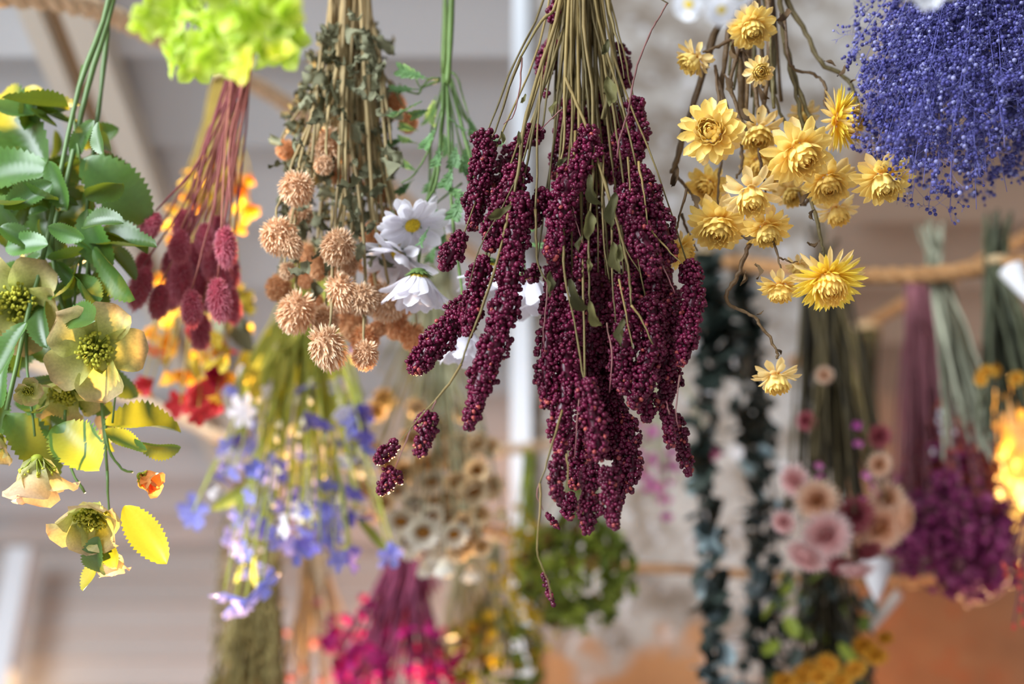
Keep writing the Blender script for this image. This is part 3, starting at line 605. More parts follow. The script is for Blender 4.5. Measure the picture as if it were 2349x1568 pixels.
def pinnate(name):
    mb = MB(); V, T, Q, t = tube_arr(catmull([(0, 0, 0), (0, .5, .03), (0, 1, -.02)], 5), np.linspace(.022, .01, 11), 4); mb.add(V, T, Q, t)
    for i in range(7):
        y = .22 + i * .12
        for s_ in (-1, 1):
            L = .30 * math.sin(math.pi * (.25 + .75 * (1 - i / 7))) + .08
            V, Q, t, r = petal_arr(L=L, W=.14, a=.5, b=.6, curl=U(-.4, .5), cup=.2, nl=4, nw=2); mb.add(xf(V, Matrix.Translation((0, y, 0)) @ Matrix.Rotation(-s_ * U(.7, .95), 4, 'Z') @ Matrix.Rotation(U(-.1, .4), 4, 'X')), None, Q, t, r)
    V, Q, t, r = petal_arr(L=.85, W=.15, a=.4, b=.5, curl=.1, cup=.15, nl=6, nw=2); mb.add(xf(V, Matrix.Translation((0, .18, 0))), None, Q, t, r)
    return mb.mesh(name)
PIN = [pinnate('leaf') for _ in range(5)]
for bx, by, tx, ty in [(965, 205, 900, 208), (985, 182, 918, 160), (968, 232, 905, 270), (1074, 262, 1086, 315), (960, 395, 918, 372), (950, 410, 915, 445), (1010, 330, 1000, 380), (1000, 290, 975, 340), (1048, 330, 1040, 380), (990, 250, 945, 265), (1010, 390, 985, 440), (930, 320, 890, 330), (1030, 270, 1060, 300), (1000, 460, 990, 520), (960, 330, 915, 320), (1040, 380, 1020, 430), (1010, 420, 1055, 450), (1080, 300, 1130, 330), (1095, 330, 1150, 335), (1060, 440, 1040, 500), (1200, 560, 1240, 565), (1195, 540, 1225, 520), (985, 520, 965, 560), (1000, 560, 985, 600), (1020, 520, 1010, 570), (960, 300, 920, 290), (1000, 220, 985, 280), (1012, 300, 1030, 350), (1060, 360, 1075, 420), (1075, 320, 1070, 390)]:
    leaf_px(ds, random.choice(PIN), m_dleaf, (bx, by), (tx, ty), DY + U(-.03, .03), U(-.8, .8), U(.8, 1.2), 'leaf')
tie(ds, 1027, -205, DY, 40, 5, 30); hang(ds, 1027, -210, DY, (1027, -232), .88)

# ================================================================== peach globe flowers with withered grey-green leaves
m_gl = mat('globe_bract', (.58, .34, .19), (.80, .53, .32), c2=(.90, .74, .54), rough=.7, trans=.30, var=.12, noise=40, namt=.15)
m_glo = mat('globe_bract_orange', (.62, .30, .13), (.84, .47, .23), c2=(.88, .62, .38), rough=.7, trans=.32, var=.12, noise=40, namt=.15)
m_gleaf = mat('withered_leaf', (.12, .115, .055), (.24, .24, .15), by='obj', rough=.75, trans=.28, var=.3, noise=70, namt=.5)
m_gstem = mat('straw_stem', (.33, .24, .11), (.27, .20, .09), rough=.65, var=.25, noise=90, namt=.35)
GY = .97
def globe(n=420, elong=1.0):
    mb = MB(); i = np.arange(n) + .5; ph = np.arccos(np.clip(1 - 2 * i / n * .97 + rng.normal(size=n) * .02, -1, 1)); a = i * 2.39996 + rng.normal(size=n) * .25
    D = np.stack([np.sin(ph) * np.cos(a), np.sin(ph) * np.sin(a), np.cos(ph)], -1)
    V, T = ICO2; mb.add(V * [.66, .66, .66 * elong], T, None, .05)
    for d in D:
        V, Q, t, r = petal_arr(L=U(.34, .50), W=U(.09, .13), a=.5, b=.8, curl=U(-.6, .1), cup=.3, nl=3, nw=2)
        dv = Vector(d); lean = (dv + Vector((0, 0, .45 * (1 if d[2] > -.6 else .2))) + Vector(rng.normal(size=3) * .16)).normalized()   # bracts lean to the tip
        zq = (dv - lean * dv.dot(lean)); zq = zq.normalized() if zq.length > .05 else Vector((1, 0, 0)); xq = lean.cross(zq)
        M = Matrix((xq, lean, zq)).transposed().to_4x4(); M.translation = dv * .58
        V = xf(V, M) * [1, 1, elong]; mb.add(V, None, Q, np.clip(t * .85 + U(0, .15), 0, 1), r)
    return mb.mesh('globe_flower')
GLB = [globe(400), globe(420), globe(440, 1.18), globe(400, 1.3)]
gl = thing('hanging_globe_flower_bunch', 'bunch of round peach globe flowers among withered grey-green leaves', 'flower bunch', P(800, -215, GY))
GL = [(640, 542, 84, 0), (680, 432, 78, 0), (690, 492, 52, 0), (752, 342, 76, 0), (742, 378, 44, 0), (655, 342, 44, 1), (775, 566, 74, 0), (852, 540, 50, 1), (842, 600, 50, 1), (640, 660, 60, 1), (680, 716, 84, 0), (785, 670, 70, 0), (832, 686, 70, 0), (888, 692, 84, 0), (746, 736, 62, 0), (752, 797, 80, 0), (812, 748, 66, 1), (836, 778, 64, 1), (838, 815, 58, 0), (905, 738, 62, 1), (948, 772, 62, 1), (868, 752, 38, 1), (900, 240, 58, 1), (810, 146, 44, 1), (936, 282, 44, 1), (878, 440, 48, 1), (848, 432, 36, 1), (732, 612, 46, 1), (775, 632, 48, 1), (872, 640, 54, 1), (950, 668, 54, 1), (702, 582, 40, 1), (890, 618, 52, 1), (862, 568, 60, 1), (668, 562, 52, 0), (730, 350, 36, 1), (770, 400, 40, 1), (920, 700, 56, 1), (700, 640, 40, 1), (925, 640, 50, 1), (905, 560, 46, 1), (895, 500, 44, 1), (870, 700, 56, 1), (800, 610, 44, 0), (660, 620, 40, 0), (720, 690, 44, 1), (780, 720, 48, 1)]
for i, (px, py, d, o) in enumerate(GL):
    dy = U(-.03, .03) + (.02 if o else -.045)
    f = part(gl, 'globe_flower', GLB[i % 4], m_glo if o else m_gl, head_matrix(px, py, d * 1.2, (U(-.5, .5), -1, U(-.1, .7)), GY + dy))
    gx = 800 + (px - 800) * .22 + U(-20, 20)
    stem(gl, [(gx, -215), (800 + (px - 800) * .35 + U(-12, 12), py * .30), (800 + (px - 800) * .75 + U(-12, 12), py * .68), (px + U(-8, 8), py - d * .75), (px, py - d * .38)], [GY + U(-.03, .04), GY + dy], U(7, 10), 4.5, m_gstem, jit=1.2)
for i in range(22):
    a = U(-1, 1); x1 = 802 + a * 105; stem(gl, [(802 + a * 30, -225), (802 + a * 48, 0), (802 + a * 78, U(120, 200)), (x1, U(250, 420))], [GY, GY + U(-.05, .05)], U(8, 13), U(4, 7), m_gstem, jit=1.2)
WL = [petal_mesh('withered_leaf', W=U(.30, .52), a=.6, b=.6, curl=U(-2.6, 2.8), cup=U(-.5, .8), nl=10, nw=5, wave=.45, twist=U(-2.5, 2.5), jit=.035, c0=U(-.5, .5)) for _ in range(12)]
for i in range(296):
    y = U(40, 600) if i > 90 else U(60, 360); hw = np.interp(y, [0, 200, 330, 480, 640], [48, 98, 118, 128, 100]); cx = np.interp(y, [0, 300, 640], [800, 785, 770])
    x = cx + U(-1, 1) * hw; L = U(34, 66); an = U(-.9, .9)
    leaf_px(gl, random.choice(WL), m_gleaf, (x, y), (x + L * math.sin(an), y + L * math.cos(an)), (lambda y_: (y_, y_ + U(-.008, .008)))(GY + U(-.05, .06)), U(-3, 3), U(.8, 1.3), 'withered_leaf')
for bx, by, tx, ty in [(650, 330, 605, 318), (655, 370, 618, 395), (650, 470, 640, 520), (645, 510, 605, 500), (680, 590, 640, 610), (700, 520, 690, 580), (720, 640, 735, 690), (760, 690, 790, 640), (660, 600, 630, 625)]:
    leaf_px(gl, random.choice(WL), m_gleaf, (bx, by), (tx, ty), GY - .02, U(-1, 1), 1, 'withered_leaf')
tie(gl, 802, -205, GY, 100, 5, 30); hang(gl, 802, -210, GY, (802, -232), .88)

# ================================================================== dusky red fuzzy heads (left)
m_fz = mat('fuzzy_red', (.42, .05, .085), (.66, .14, .21), c2=(.86, .38, .45), rough=.7, trans=.32, var=.12, noise=60, namt=.2)
m_rstem = mat('red_stem', (.28, .05, .07), (.34, .13, .08), by='obj', rough=.6, var=.25, noise=60, namt=.2, trans=.12)
RY = .99
def fuzzy():
    mb = MB(); V, T = ICO2; mb.add(V * [.5, .5, .84], T, None, .05); n = 1100
    d = rng.normal(size=(n, 3)); d /= np.linalg.norm(d, axis=1)[:, None]
    A = d * [.47, .47, .80]; B = d * [.74, .74, 1.0] * rng.uniform(.85, 1.12, n)[:, None] + np.array([0, 0, .13]) + rng.normal(size=(n, 3)) * .03
    V, Q = sticks(A, B, .026, .006); t = np.tile([0.2, .2, .2, 1, 1, 1], n); mb.add(V, None, Q, t); return mb.mesh('fuzzy_head')
FZ = [fuzzy() for _ in range(3)]
rd = thing('hanging_fuzzy_red_bunch', 'bunch of dusky red fuzzy oval flower heads hanging left of the peach globes', 'flower bunch', P(565, -100, RY))
for i, (px, py, w_, h_, o) in enumerate([(347, 516, 54, 78, .35), (424, 508, 60, 82, .3), (500, 522, 54, 70, 0), (330, 602, 48, 60, .1), (323, 655, 62, 112, .25), (366, 688, 58, 92, .1), (412, 562, 60, 86, .1), (415, 636, 66, 120, .05), (462, 660, 72, 116, -.05), (518, 562, 60, 112, -.1), (526, 612, 56, 100, -.1), (486, 600, 56, 90, 0), (502, 684, 66, 112, -.1), (528, 692, 56, 104, -.2), (460, 756, 58, 96, 0), (440, 704, 60, 96, 0), (392, 600, 50, 80, .1), (470, 545, 54, 84, 0), (395, 668, 56, 90, 0), (445, 590, 54, 90, 0), (512, 640, 50, 90, 0)]):
    dy = U(-.05, .05); M = head_matrix(px, py, w_ * 1.22, (-o * 1.4, -1, U(0, .3)), RY + dy) @ Matrix.Diagonal((1, 1, h_ / w_ * .78, 1))
    part(rd, 'fuzzy_head', FZ[i % 3], m_fz, M)
    gx = 565 + U(-26, 26); stem(rd, [(gx, -100), (gx - 10, 130), (545 + (px - 545) * .45 + U(-12, 12), 150 + (py - 150) * .55), (px + o * 30, py - h_ * .42)], [RY, RY + dy], U(5, 8), 4, m_rstem, jit=.8)
for i in range(16):
    gx = 565 + U(-30, 30); x = U(420, 560); stem(rd, [(gx, -100), (gx - 8, 130), (530 + (x - 530) * .5, U(280, 330)), (x, U(420, 560))], [RY, RY + U(-.05, .05)], U(5, 9), 4, m_rstem, jit=.8)
tie(rd, 565, -85, RY, 66, 5, 30); hang(rd, 565, -95, RY, (500, -214), .88)

# ================================================================== hellebores (far left)
m_hp = mat('hellebore_petal', (.36, .42, .06), (.54, .53, .17), c2=(.54, .38, .20), rough=.5, trans=.42, var=.12, noise=18, namt=.3)
m_hp2 = mat('hellebore_pale_petal', (.55, .58, .22), (.70, .60, .36), c2=(.62, .40, .27), rough=.5, trans=.45, var=.10, noise=18, namt=.25)
m_hs = mat('hellebore_stamen', (.30, .34, .03), (.52, .50, .05), rough=.6, trans=.2, var=.1, noise=60, namt=.3)
m_hl = mat('hellebore_leaf', (.036, .10, .018), (.066, .158, .028), by='r', rough=.38, trans=.20, tcol=(.42, .48, .03), var=.28, noise=25, namt=.3, spec=.55)
m_hst = mat('hellebore_stem', (.09, .16, .045), (.12, .20, .06), rough=.45, var=.15, noise=30, namt=.3)
m_orange = mat('orange_bud', (.75, .25, .05), (.80, .40, .15), rough=.5, trans=.45, noise=20, namt=.2)
HY = .92
PH = [petal_mesh('petal', W=.86 + .05 * i, a=.55, b=.30, curl=-.5 + .4 * i, cup=.25, nl=9, nw=6, tip=.12, wave=.15) for i in range(4)]
def stamens():
    mb = MB(); n = 110; a = rng.uniform(0, 6.28, n); q = np.sqrt(rng.uniform(.02, 1, n))
    A = np.stack([.12 * q * np.cos(a), .12 * q * np.sin(a), np.zeros(n)], -1); B = np.stack([.36 * q * np.cos(a), .36 * q * np.sin(a), .36 - .14 * q * q + rng.uniform(-.06, .06, n)], -1)
    V, Q = sticks(A, B, .012, .010); mb.add(V, None, Q, 0); scatter(mb, ICO0, B, np.full((n, 3), .034) * rng.uniform(.7, 1.3, (n, 3)), t=np.ones(n))
    V, T = ICO1; mb.add(V * [.13, .13, .10], T); return mb.mesh('stamens')
STM = [stamens(), stamens()]
hb = thing('hanging_hellebore_bunch', 'green hellebore bunch with serrated leaves at the far left', 'flower bunch', P(250, -215, HY))
def hellebore(px, py, d, dr, dy, el, n=5, mm=None):
    h = part(hb, 'hellebore_flower', random.choice(STM), m_hs, head_matrix(px, py, d * 1.14, dr, HY + dy))
    o = U(0, 6)
    for i in range(n):
        sub(h, 'petal', random.choice(PH), mm or m_hp, petal_local(o + 2 * math.pi * i / n + U(-.1, .1), .05, -.02 * (i % 2), math.radians(el + U(-14, 14)), U(.9, 1.05), U(.88, 1.02), 1, U(-.3, .3)))
for a in [(40, 690, 215, (.25, -.1, .95), 0, 12), (218, 800, 210, (.25, -.15, .95), -.02, 12), (150, 890, 165, (-.1, -.8, .55), .02, 22), (66, 892, 72, (.2, -.3, .9), -.02, 45), (212, 1172, 190, (.05, -.65, .75), -.02, 22), (0, 1000, 120, (-.4, -.6, .4), 0, 30)]: hellebore(*a)
hellebore(85, 1052, 200, (.05, -.97, -.05), -.02, 58, 5, m_hp2); hellebore(255, 1262, 120, (-.1, -.95, .2), .02, 62, 4, m_hp2); hellebore(262, 968, 100, (-.2, -.5, -.4), .05, 40, 4, m_hp2)
hellebore(320, 1090, 110, (.85, -.45, .2), 0, 62, 5, m_orange)
HL = [petal_mesh('leaf', W=U(.36, .46), a=.62, b=.62, curl=U(-1.1, .9), cup=.02, fold=U(.35, .9), nl=30, nw=4, serr=1, wave=.05, twist=U(-.5, .5)) for _ in range(8)]
HLL = [((108, 385), (-20, 205), .2), ((112, 392), (-60, 392), -.2), ((185, 242), (30, 262), 1.0), ((160, 250), (10, 300), .4), ((112, 370), (165, 470), .9), ((190, 365), (322, 480), .1), ((185, 372), (300, 400), .5), ((215, 275), (165, 350), .2), ((225, 280), (240, 345), .4), ((170, 430), (230, 540), .3), ((180, 470), (80, 470), .4), ((120, 420), (30, 480), 0), ((100, 440), (10, 560), .3), ((190, 520), (260, 500), .2), ((200, 560), (340, 570), -.3), ((215, 570), (330, 660), .9), ((200, 575), (140, 620), .5), ((110, 560), (20, 560), .3), ((115, 570), (60, 650), .2), ((130, 600), (190, 660), .4), ((220, 620), (235, 720), .0), ((180, 640), (240, 730), 1.0), ((60, 740), (0, 860), .1), ((70, 730), (130, 830), .3), ((60, 880), (100, 960), .4), ((90, 640), (20, 600), .2), ((15, 950), (122, 1070), -.1), ((60, 900), (95, 985), -.3), ((238, 975), (400, 965), -.4), ((240, 985), (310, 1040), .2), ((245, 980), (250, 1030), .6), ((315, 1015), (400, 1038), 1.1), ((130, 975), (230, 1090), .4), ((100, 960), (165, 1020), .2), ((285, 1160), (372, 1278), .0), ((225, 1230), (205, 1325), -.1), ((240, 1235), (275, 1300), .3), ((150, 720), (250, 750), .3), ((10, 640), (60, 720), .1), ((0, 520), (70, 560), .2), ((30, 800), (-30, 900), .2), ((230, 1240), (238, 1350), .8), ((60, 460), (-20, 500), .6), ((200, 480), (230, 600), .2), ((110, 520), (190, 545), .8)]
for b, t, ro in HLL: leaf_px(hb, random.choice(HL), m_hl, b, (b[0] + (t[0] - b[0]) * 1.15, b[1] + (t[1] - b[1]) * 1.15), (lambda y_: (y_, y_ + U(-.022, .022)))(HY + U(-.04, .04)), ro + U(-.5, .5), U(1.05, 1.3), 'leaf')
for i in range(48):
    x, y = U(-40, 250), U(360, 900); an = U(0, 6.28); L = U(80, 150)
    leaf_px(hb, random.choice(HL), m_hl, (x, y), (x + L * math.cos(an), y + abs(L * math.sin(an))), (lambda y_: (y_, y_ + U(-.025, .025)))(HY + U(0, .09)), U(-1.3, 1.3), 1, 'leaf')
for i in range(24):
    x, y = U(-60, 200), U(210, 560); an = U(.3, 6.0); L = U(90, 160)
    leaf_px(hb, random.choice(HL), m_hl, (x, y), (x + L * math.sin(an), y - L * .7 * math.cos(an)), (lambda y_: (y_, y_ + U(-.025, .025)))(HY + U(-.01, .09)), U(-1.2, 1.2), 1.1, 'leaf')
for pts, a, b in [([(262, -215), (250, 0), (182, 200), (132, 430), (105, 560), (60, 740), (15, 940)], 15, 9), ([(266, -215), (258, 0), (200, 205), (150, 430), (120, 560), (150, 720), (215, 790)], 15, 8), ([(270, -215), (252, 0), (237, 160), (212, 370), (196, 540), (215, 700), (232, 900), (246, 1080)], 13, 7), ([(150, 940), (148, 1000), (165, 1080), (195, 1130)], 7, 6), ([(240, 960), (250, 1030), (280, 1075), (305, 1082)], 7, 5), ([(60, 740), (62, 850), (80, 1000)], 8, 6), ([(196, 540), (170, 700), (150, 850)], 7, 5), ([(105, 560), (60, 620), (40, 670)], 8, 6), ([(258, 970), (268, 880)], 6, 4), ([(246, 1080), (250, 1170), (255, 1230)], 6, 4), ([(190, 520), (200, 600), (190, 680)], 8, 5), ([(190, 150), (170, 260), (185, 370)], 7, 5)]:
    stem(hb, pts, HY + U(-.01, .02), a, b, m_hst, jit=.5)
tie(hb, 266, -200, HY, 46, 5, 30); hang(hb, 266, -205, HY, (266, -215), .88)

# ================================================================== chartreuse flower cluster, near, upper left
m_ch = mat('chartreuse_bract', (.42, .60, .02), (.55, .72, .05), c2=(.66, .78, .18), rough=.5, trans=.42, var=.16, noise=20, namt=.2)
m_cs = mat('chartreuse_stem', (.30, .45, .08), rough=.5, noise=30, namt=.2)
CY = .66
def floret(n=5, W=.75, el=25, a=.55, b=.42, nl=5, nw=4, curl=.2, disc=.12, wave=.05):
    mb = MB()
    for i in range(n):
        V, Q, t, r = petal_arr(L=1, W=W, a=a, b=b, curl=curl + U(-.2, .2), cup=.2, nl=nl, nw=nw, tip=.12, wave=wave); mb.add(xf(V, petal_local(2 * math.pi * (i + U(-.15, .15)) / n, .03, 0, math.radians(el + U(-10, 10)))), None, Q, t, r)
    if disc: V, T = ICO1; mb.add(V * [disc, disc, disc * .7] + [0, 0, .03], T)
    return mb.mesh('floret')
CHF = [floret(5, .72, 28), floret(4, .8, 35), floret(5, .7, 10)]
ch = thing('hanging_chartreuse_cluster', 'lime green cluster of pointed bracts close to the camera, upper left', 'flower bunch', P(500, -160, CY))
CP = [(400, 130), (430, 95), (470, 130), (520, 140), (560, 150), (600, 120), (640, 130), (660, 80), (620, 60), (560, 70), (500, 60), (450, 50), (400, 30), (350, 20), (330, 40), (380, 55), (540, 20), (600, 20), (640, 45), (480, 20), (430, 10), (655, 110), (590, 90), (540, 110), (480, 95), (620, 145), (440, 145), (510, 105), (575, 40), (650, 30), (360, -10), (420, -20), (500, -20), (580, -25), (640, -10), (680, 60)]
for px, py in CP:
    part(ch, 'bract_floret', random.choice(CHF), m_ch, head_matrix(px, py, U(86, 128), (U(-.8, .8), U(-1, .3), U(.0, .9)), CY + U(-.05, .05)))
    stem(ch, [(510 + U(-12, 12), -160), (510 + (px - 510) * .5, -60 + py * .2), (px, py)], CY + .05, 6, 5, m_cs)
tie(ch, 510, -150, CY, 30, 4, 20); hang(ch, 510, -150, CY, (560, -208), .88)

# white daisies with yellow centres, near, top
m_fw = mat('white_petal', (.88, .90, .94), rough=.5, trans=.35, var=.03, noise=20, namt=.05)
m_fy = mat('yellow_disc', (.85, .62, .01), (.9, .72, .02), by='r', rough=.6, noise=80, namt=.2)
nd_ = thing('hanging_feverfew_sprig', 'white daisies with yellow centres close to the camera at the top edge', 'flower bunch', P(1640, -180, .62))
for px, py, d, dr in [(1580, 10, 78, (-.2, -.5, .8)), (1655, 22, 84, (.1, -.7, .6)), (1618, -20, 70, (0, -.5, .8)), (1700, -12, 66, (.3, -.5, .7))]:
    h = part(nd_, 'daisy', DISC, m_fy, head_matrix(px, py, d, dr, .62) @ Matrix.Scale(1.05, 4)); o = U(0, 6)
    for i in range(12): sub(h, 'petal', random.choice(PD), m_fw, petal_local(o + i * .5236 + U(-.1, .1), .2, 0, math.radians(U(-20, 10)), 1.5, .72, 1, 0))
    stem(nd_, [(1640 + U(-8, 8), -180), (px, py - 70), (px, py - 14)], .62, 6, 4, m_dg)
tie(nd_, 1640, -172, .62, 24, 4, 18); hang(nd_, 1640, -172, .62, (1690, -222), .88)
pf = thing('hanging_white_puff', 'white flower head close to the camera at the top right', 'flower bunch', P(2130, -180, .62))
for px, py, d in [(2128, -22, 96), (2176, -38, 80), (2084, -40, 80)]:
    part(pf, 'flower_head', floret(14, .4, 30, .5, .3, disc=.2), m_fw, head_matrix(px, py, d, (U(-.3, .3), -.5, .8), .62)); stem(pf, [(2130 + U(-8, 8), -180), (px, py - 50), (px, py - 8)], .62, 6, 4, m_dg)
tie(pf, 2130, -172, .62, 24, 4, 18); hang(pf, 2130, -172, .62, (2100, -220), .88)

# ================================================================== blue baby's breath (upper right)
m_bb = mat('blue_bead', (.034, .028, .14), (.09, .085, .32), by='r', c2=(.32, .32, .56), rough=.5, trans=.25, var=.08, noise=200, namt=.25, spec=.4)
m_bs = mat('blue_twig', (.085, .08, .28), (.18, .18, .48), by='r', rough=.5, var=.1, noise=60, namt=.2)
BY = .875
bb = thing('hanging_blue_gypsophila_bunch', 'cloud of violet blue baby\'s breath hanging in the upper right corner', 'flower bunch', P(2230, -215, BY))
def gyps(root, px0, py0, px1, py1, Y0, Y1, nb, spread, mstem, mbead, rb=3.6, ntw=26, nm='sprig', tw=1.5, umin=.3):
    """one branching sprig: a main stalk, forking twigs and tiny round blooms at their ends"""
    A = P(px0, py0, Y0); B = P(px1, py1, Y1); s = S(px1, py1, Y1); c = catmull([A, (A + B) / 2 + rng.normal(size=3) * 12 * s, B], 8)
    mb = MB(); V, T, Q, t = tube_arr(c, np.linspace(tw * 1.9, tw * .8, len(c)) * s, 5); mb.add(V, T, Q, t, .2)
    SA, SB, E = [], [], []
    for k in range(ntw):
        u = U(umin, 1.0); p = c[int(u * (len(c) - 1))]; d = (B - A) / np.linalg.norm(B - A) + rng.normal(size=3) * .55; d /= np.linalg.norm(d); L = U(.45, 1) * spread * s
        q = p + d * L; SA.append(p); SB.append(q)
        for j in range(3):
            d2 = d + rng.normal(size=3) * .65; d2 /= np.linalg.norm(d2); q2 = q + d2 * U(.3, .75) * spread * s * .7; SA.append(q); SB.append(q2); E.append(q2)
            for h in range(3):
                d3 = d2 + rng.normal(size=3) * .8; d3 /= np.linalg.norm(d3); q3 = q2 + d3 * U(8, 20) * s; SA.append(q2); SB.append(q3); E.append(q3)
                if random.random() < .5:
                    d4 = d3 + rng.normal(size=3); d4 /= np.linalg.norm(d4); q4 = q2 + (q3 - q2) * .5 + d4 * U(6, 13) * s; SA.append(q2 + (q3 - q2) * .5); SB.append(q4); E.append(q4)
    SA, SB, E = np.array(SA), np.array(SB), np.array(E)
    V, Q = sticks(SA, SB, tw * .55 * s, tw * .36 * s); mb.add(V, None, Q, .5, np.repeat(rng.uniform(0, 1, len(SA)), 6))
    o = part(root, nm, mb.mesh(nm), mstem)
    if len(E) > nb: E = E[rng.permutation(len(E))[:nb]]
    m2 = MB(); scatter(m2, ICO1, E, rb * s * rng.uniform(.55, 1.25, len(E)), r=np.where(rng.uniform(size=len(E)) < .16, rng.uniform(.75, 1, len(E)), rng.uniform(0, .65, len(E))))
    put('tiny_blooms', m2.mesh('tiny_blooms'), mbead, o, Matrix.Identity(4), kind='stuff')
ends = []
for i in range(96):
    ang = U(-1, 1); px1 = 2225 + ang * 250; lim = np.interp(px1, [1960, 2000, 2080, 2150, 2280, 2349, 2480], [350, 420, 440, 462, 450, 385, 280])
    py1 = lim * (1 - abs(random.gauss(0, .30))); py1 = max(py1, -40); ends.append((px1, py1))
for px1, py1 in ends: gyps(bb, 2225 + (px1 - 2225) * .25 + U(-15, 15), -205 + U(0, 30), px1, py1, BY + U(-.01, .01), BY + U(-.09, .09), 150, 46, m_bs, m_bb, rb=4.6, tw=.85)
for px1, py1 in [(1960, 60), (1962, 180), (1968, 290), (1985, 360), (1950, 120), (2130, 485), (2240, 480), (2060, 455), (2010, 430), (2310, 440), (2180, 490), (2090, 470)]: gyps(bb, 2170, -190, px1, py1, BY, BY + U(-.03, .03), 80, 40, m_bs, m_bb, ntw=14, rb=4.2, tw=.85)
tie(bb, 2225, -200, BY, 80, 5, 30); hang(bb, 2225, -205, BY, (2225, -224), .88)

LEAN = 0.0

# ================================================================== second row and beyond
def bundle(root, g, Y, ends, w, mm, gw=30, bow=.35, jit=1.0, dY=.05, name='stem', w1=None, top=-1):
    """stems fanning from the tie at g (photo pixels) to the given ends"""
    for (x, y) in ends:
        gx = g[0] + U(-gw, gw)
        stem(root, [(gx, g[1]), (gx + (x - gx) * bow * .8, g[1] + (y - g[1]) * .4), (gx + (x - gx) * .72, g[1] + (y - g[1]) * .75), (x, y)], [Y + U(-dY, dY) * .4, Y + U(-dY, dY)], w * U(.8, 1.2), (w1 or w * .6), mm, name, 5, 3, jit)

# orange and red dried flowers glowing behind the fuzzy red bunch
m_am1 = mat('amber_petal', (.80, .35, .03), (.92, .55, .06), by='obj', rough=.55, trans=.5, var=.15, noise=20, namt=.2)
m_am2 = mat('scarlet_petal', (.62, .03, .04), (.75, .10, .10), by='obj', rough=.55, trans=.45, var=.15, noise=20, namt=.2)
m_am3 = mat('crimson_petal', (.32, .01, .05), (.45, .02, .08), by='obj', rough=.55, trans=.4, var=.15, noise=20, namt=.2)
m_amst = mat('amber_stem', (.45, .32, .07), rough=.6, trans=.2, noise=30, namt=.3)
m_amlf = mat('amber_leaf', (.60, .42, .04), (.70, .55, .06), by='obj', rough=.5, trans=.5, var=.2, noise=30, namt=.3)
OY = 1.25
og = thing('hanging_orange_red_bunch', 'glowing orange and scarlet dried flowers behind the fuzzy red heads', 'flower bunch', P(500, 170, OY))
FL = [floret(6, .6, 35, .5, .3), floret(7, .55, 50, .5, .3), floret(5, .7, 20)]
for px, py, d, mm in [(450, 890, 100, m_am2), (478, 855, 66, m_am3), (350, 870, 66, m_am2), (415, 925, 58, m_am2), (340, 790, 70, m_am2), (500, 925, 56, m_am2), (455, 945, 50, m_am2), (520, 795, 48, m_am2), (380, 850, 60, m_am1), (430, 850, 60, m_am1), (470, 800, 62, m_am1), (355, 745, 60, m_am1), (400, 790, 66, m_am1), (490, 790, 48, m_am1), (330, 880, 60, m_am1), (520, 860, 40, m_am1), (500, 905, 44, m_am1), (560, 420, 62, m_am1), (575, 470, 52, m_am1), (545, 400, 46, m_am1), (530, 360, 40, m_am1), (555, 520, 30, m_am1), (400, 470, 44, m_am1), (430, 440, 40, m_am1), (470, 400, 40, m_am1), (500, 380, 36, m_am1), (395, 540, 40, m_am1), (380, 610, 50, m_am1), (370, 640, 44, m_am1), (545, 640, 40, m_am1), (550, 700, 34, m_am1), (440, 760, 90, m_am2), (575, 400, 40, m_am1), (450, 470, 34, m_am1)]:
    part(og, 'blossom', random.choice(FL), mm, head_matrix(px, py, d * 1.35, (U(-.6, .6), U(-1, 0), U(0, .9)), OY + U(-.06, .06)))
    stem(og, [(510 + U(-20, 20), 170), (510 + (px - 510) * .5, 170 + (py - 170) * .5), (px, py)], [OY, OY], 6, 4, m_amst, jit=.8)
for i in range(40):
    x, y = U(370, 580), U(340, 850); an = U(-.8, .8); L = U(40, 90); leaf_px(og, random.choice(WL), m_amlf, (x, y), (x + L * math.sin(an), y + L * math.cos(an)), OY + U(-.06, .08), U(-2, 2), .8, 'dry_leaf')
for b, t in [((540, 600), (560, 760)), ((520, 640), (540, 800)), ((500, 700), (520, 830))]: leaf_px(og, random.choice(HL), m_gleaf, b, t, OY, .5, .7, 'leaf')
tie(og, 510, 182, OY, 44, 4, 16); hang(og, 510, 178, OY, (470, 142), 1.33)

# lavender blue blossoms
m_lv = mat('lavender_petal', (.26, .27, .74), (.40, .40, .86), by='obj', rough=.5, trans=.4, var=.15, noise=20, namt=.2)
m_lv2 = mat('violet_petal', (.15, .12, .48), (.24, .20, .62), by='obj', rough=.5, trans=.4, var=.15, noise=20, namt=.2)
m_lvw = mat('pale_lilac_petal', (.74, .68, .84), (.88, .87, .86), by='obj', rough=.5, trans=.25, var=.05, noise=20, namt=.1)
m_yg = mat('yellow_green_stem', (.40, .46, .08), (.55, .56, .12), by='obj', rough=.5, trans=.35, var=.2, noise=30, namt=.2)
m_cr = mat('cream_bud', (.80, .74, .45), (.88, .85, .66), by='obj', rough=.5, trans=.45, var=.1, noise=20, namt=.1)
LY = 1.36
lv = thing('hanging_lavender_blossom_bunch', 'sprays of lavender blue blossoms on yellow-green stems, left of centre', 'flower bunch', P(715, 560, LY))
LF = [floret(5, .62, 12, .6, .2, disc=.1), floret(5, .66, 30, .6, .2, disc=.1), floret(6, .55, 5, .6, .2, disc=.1)]
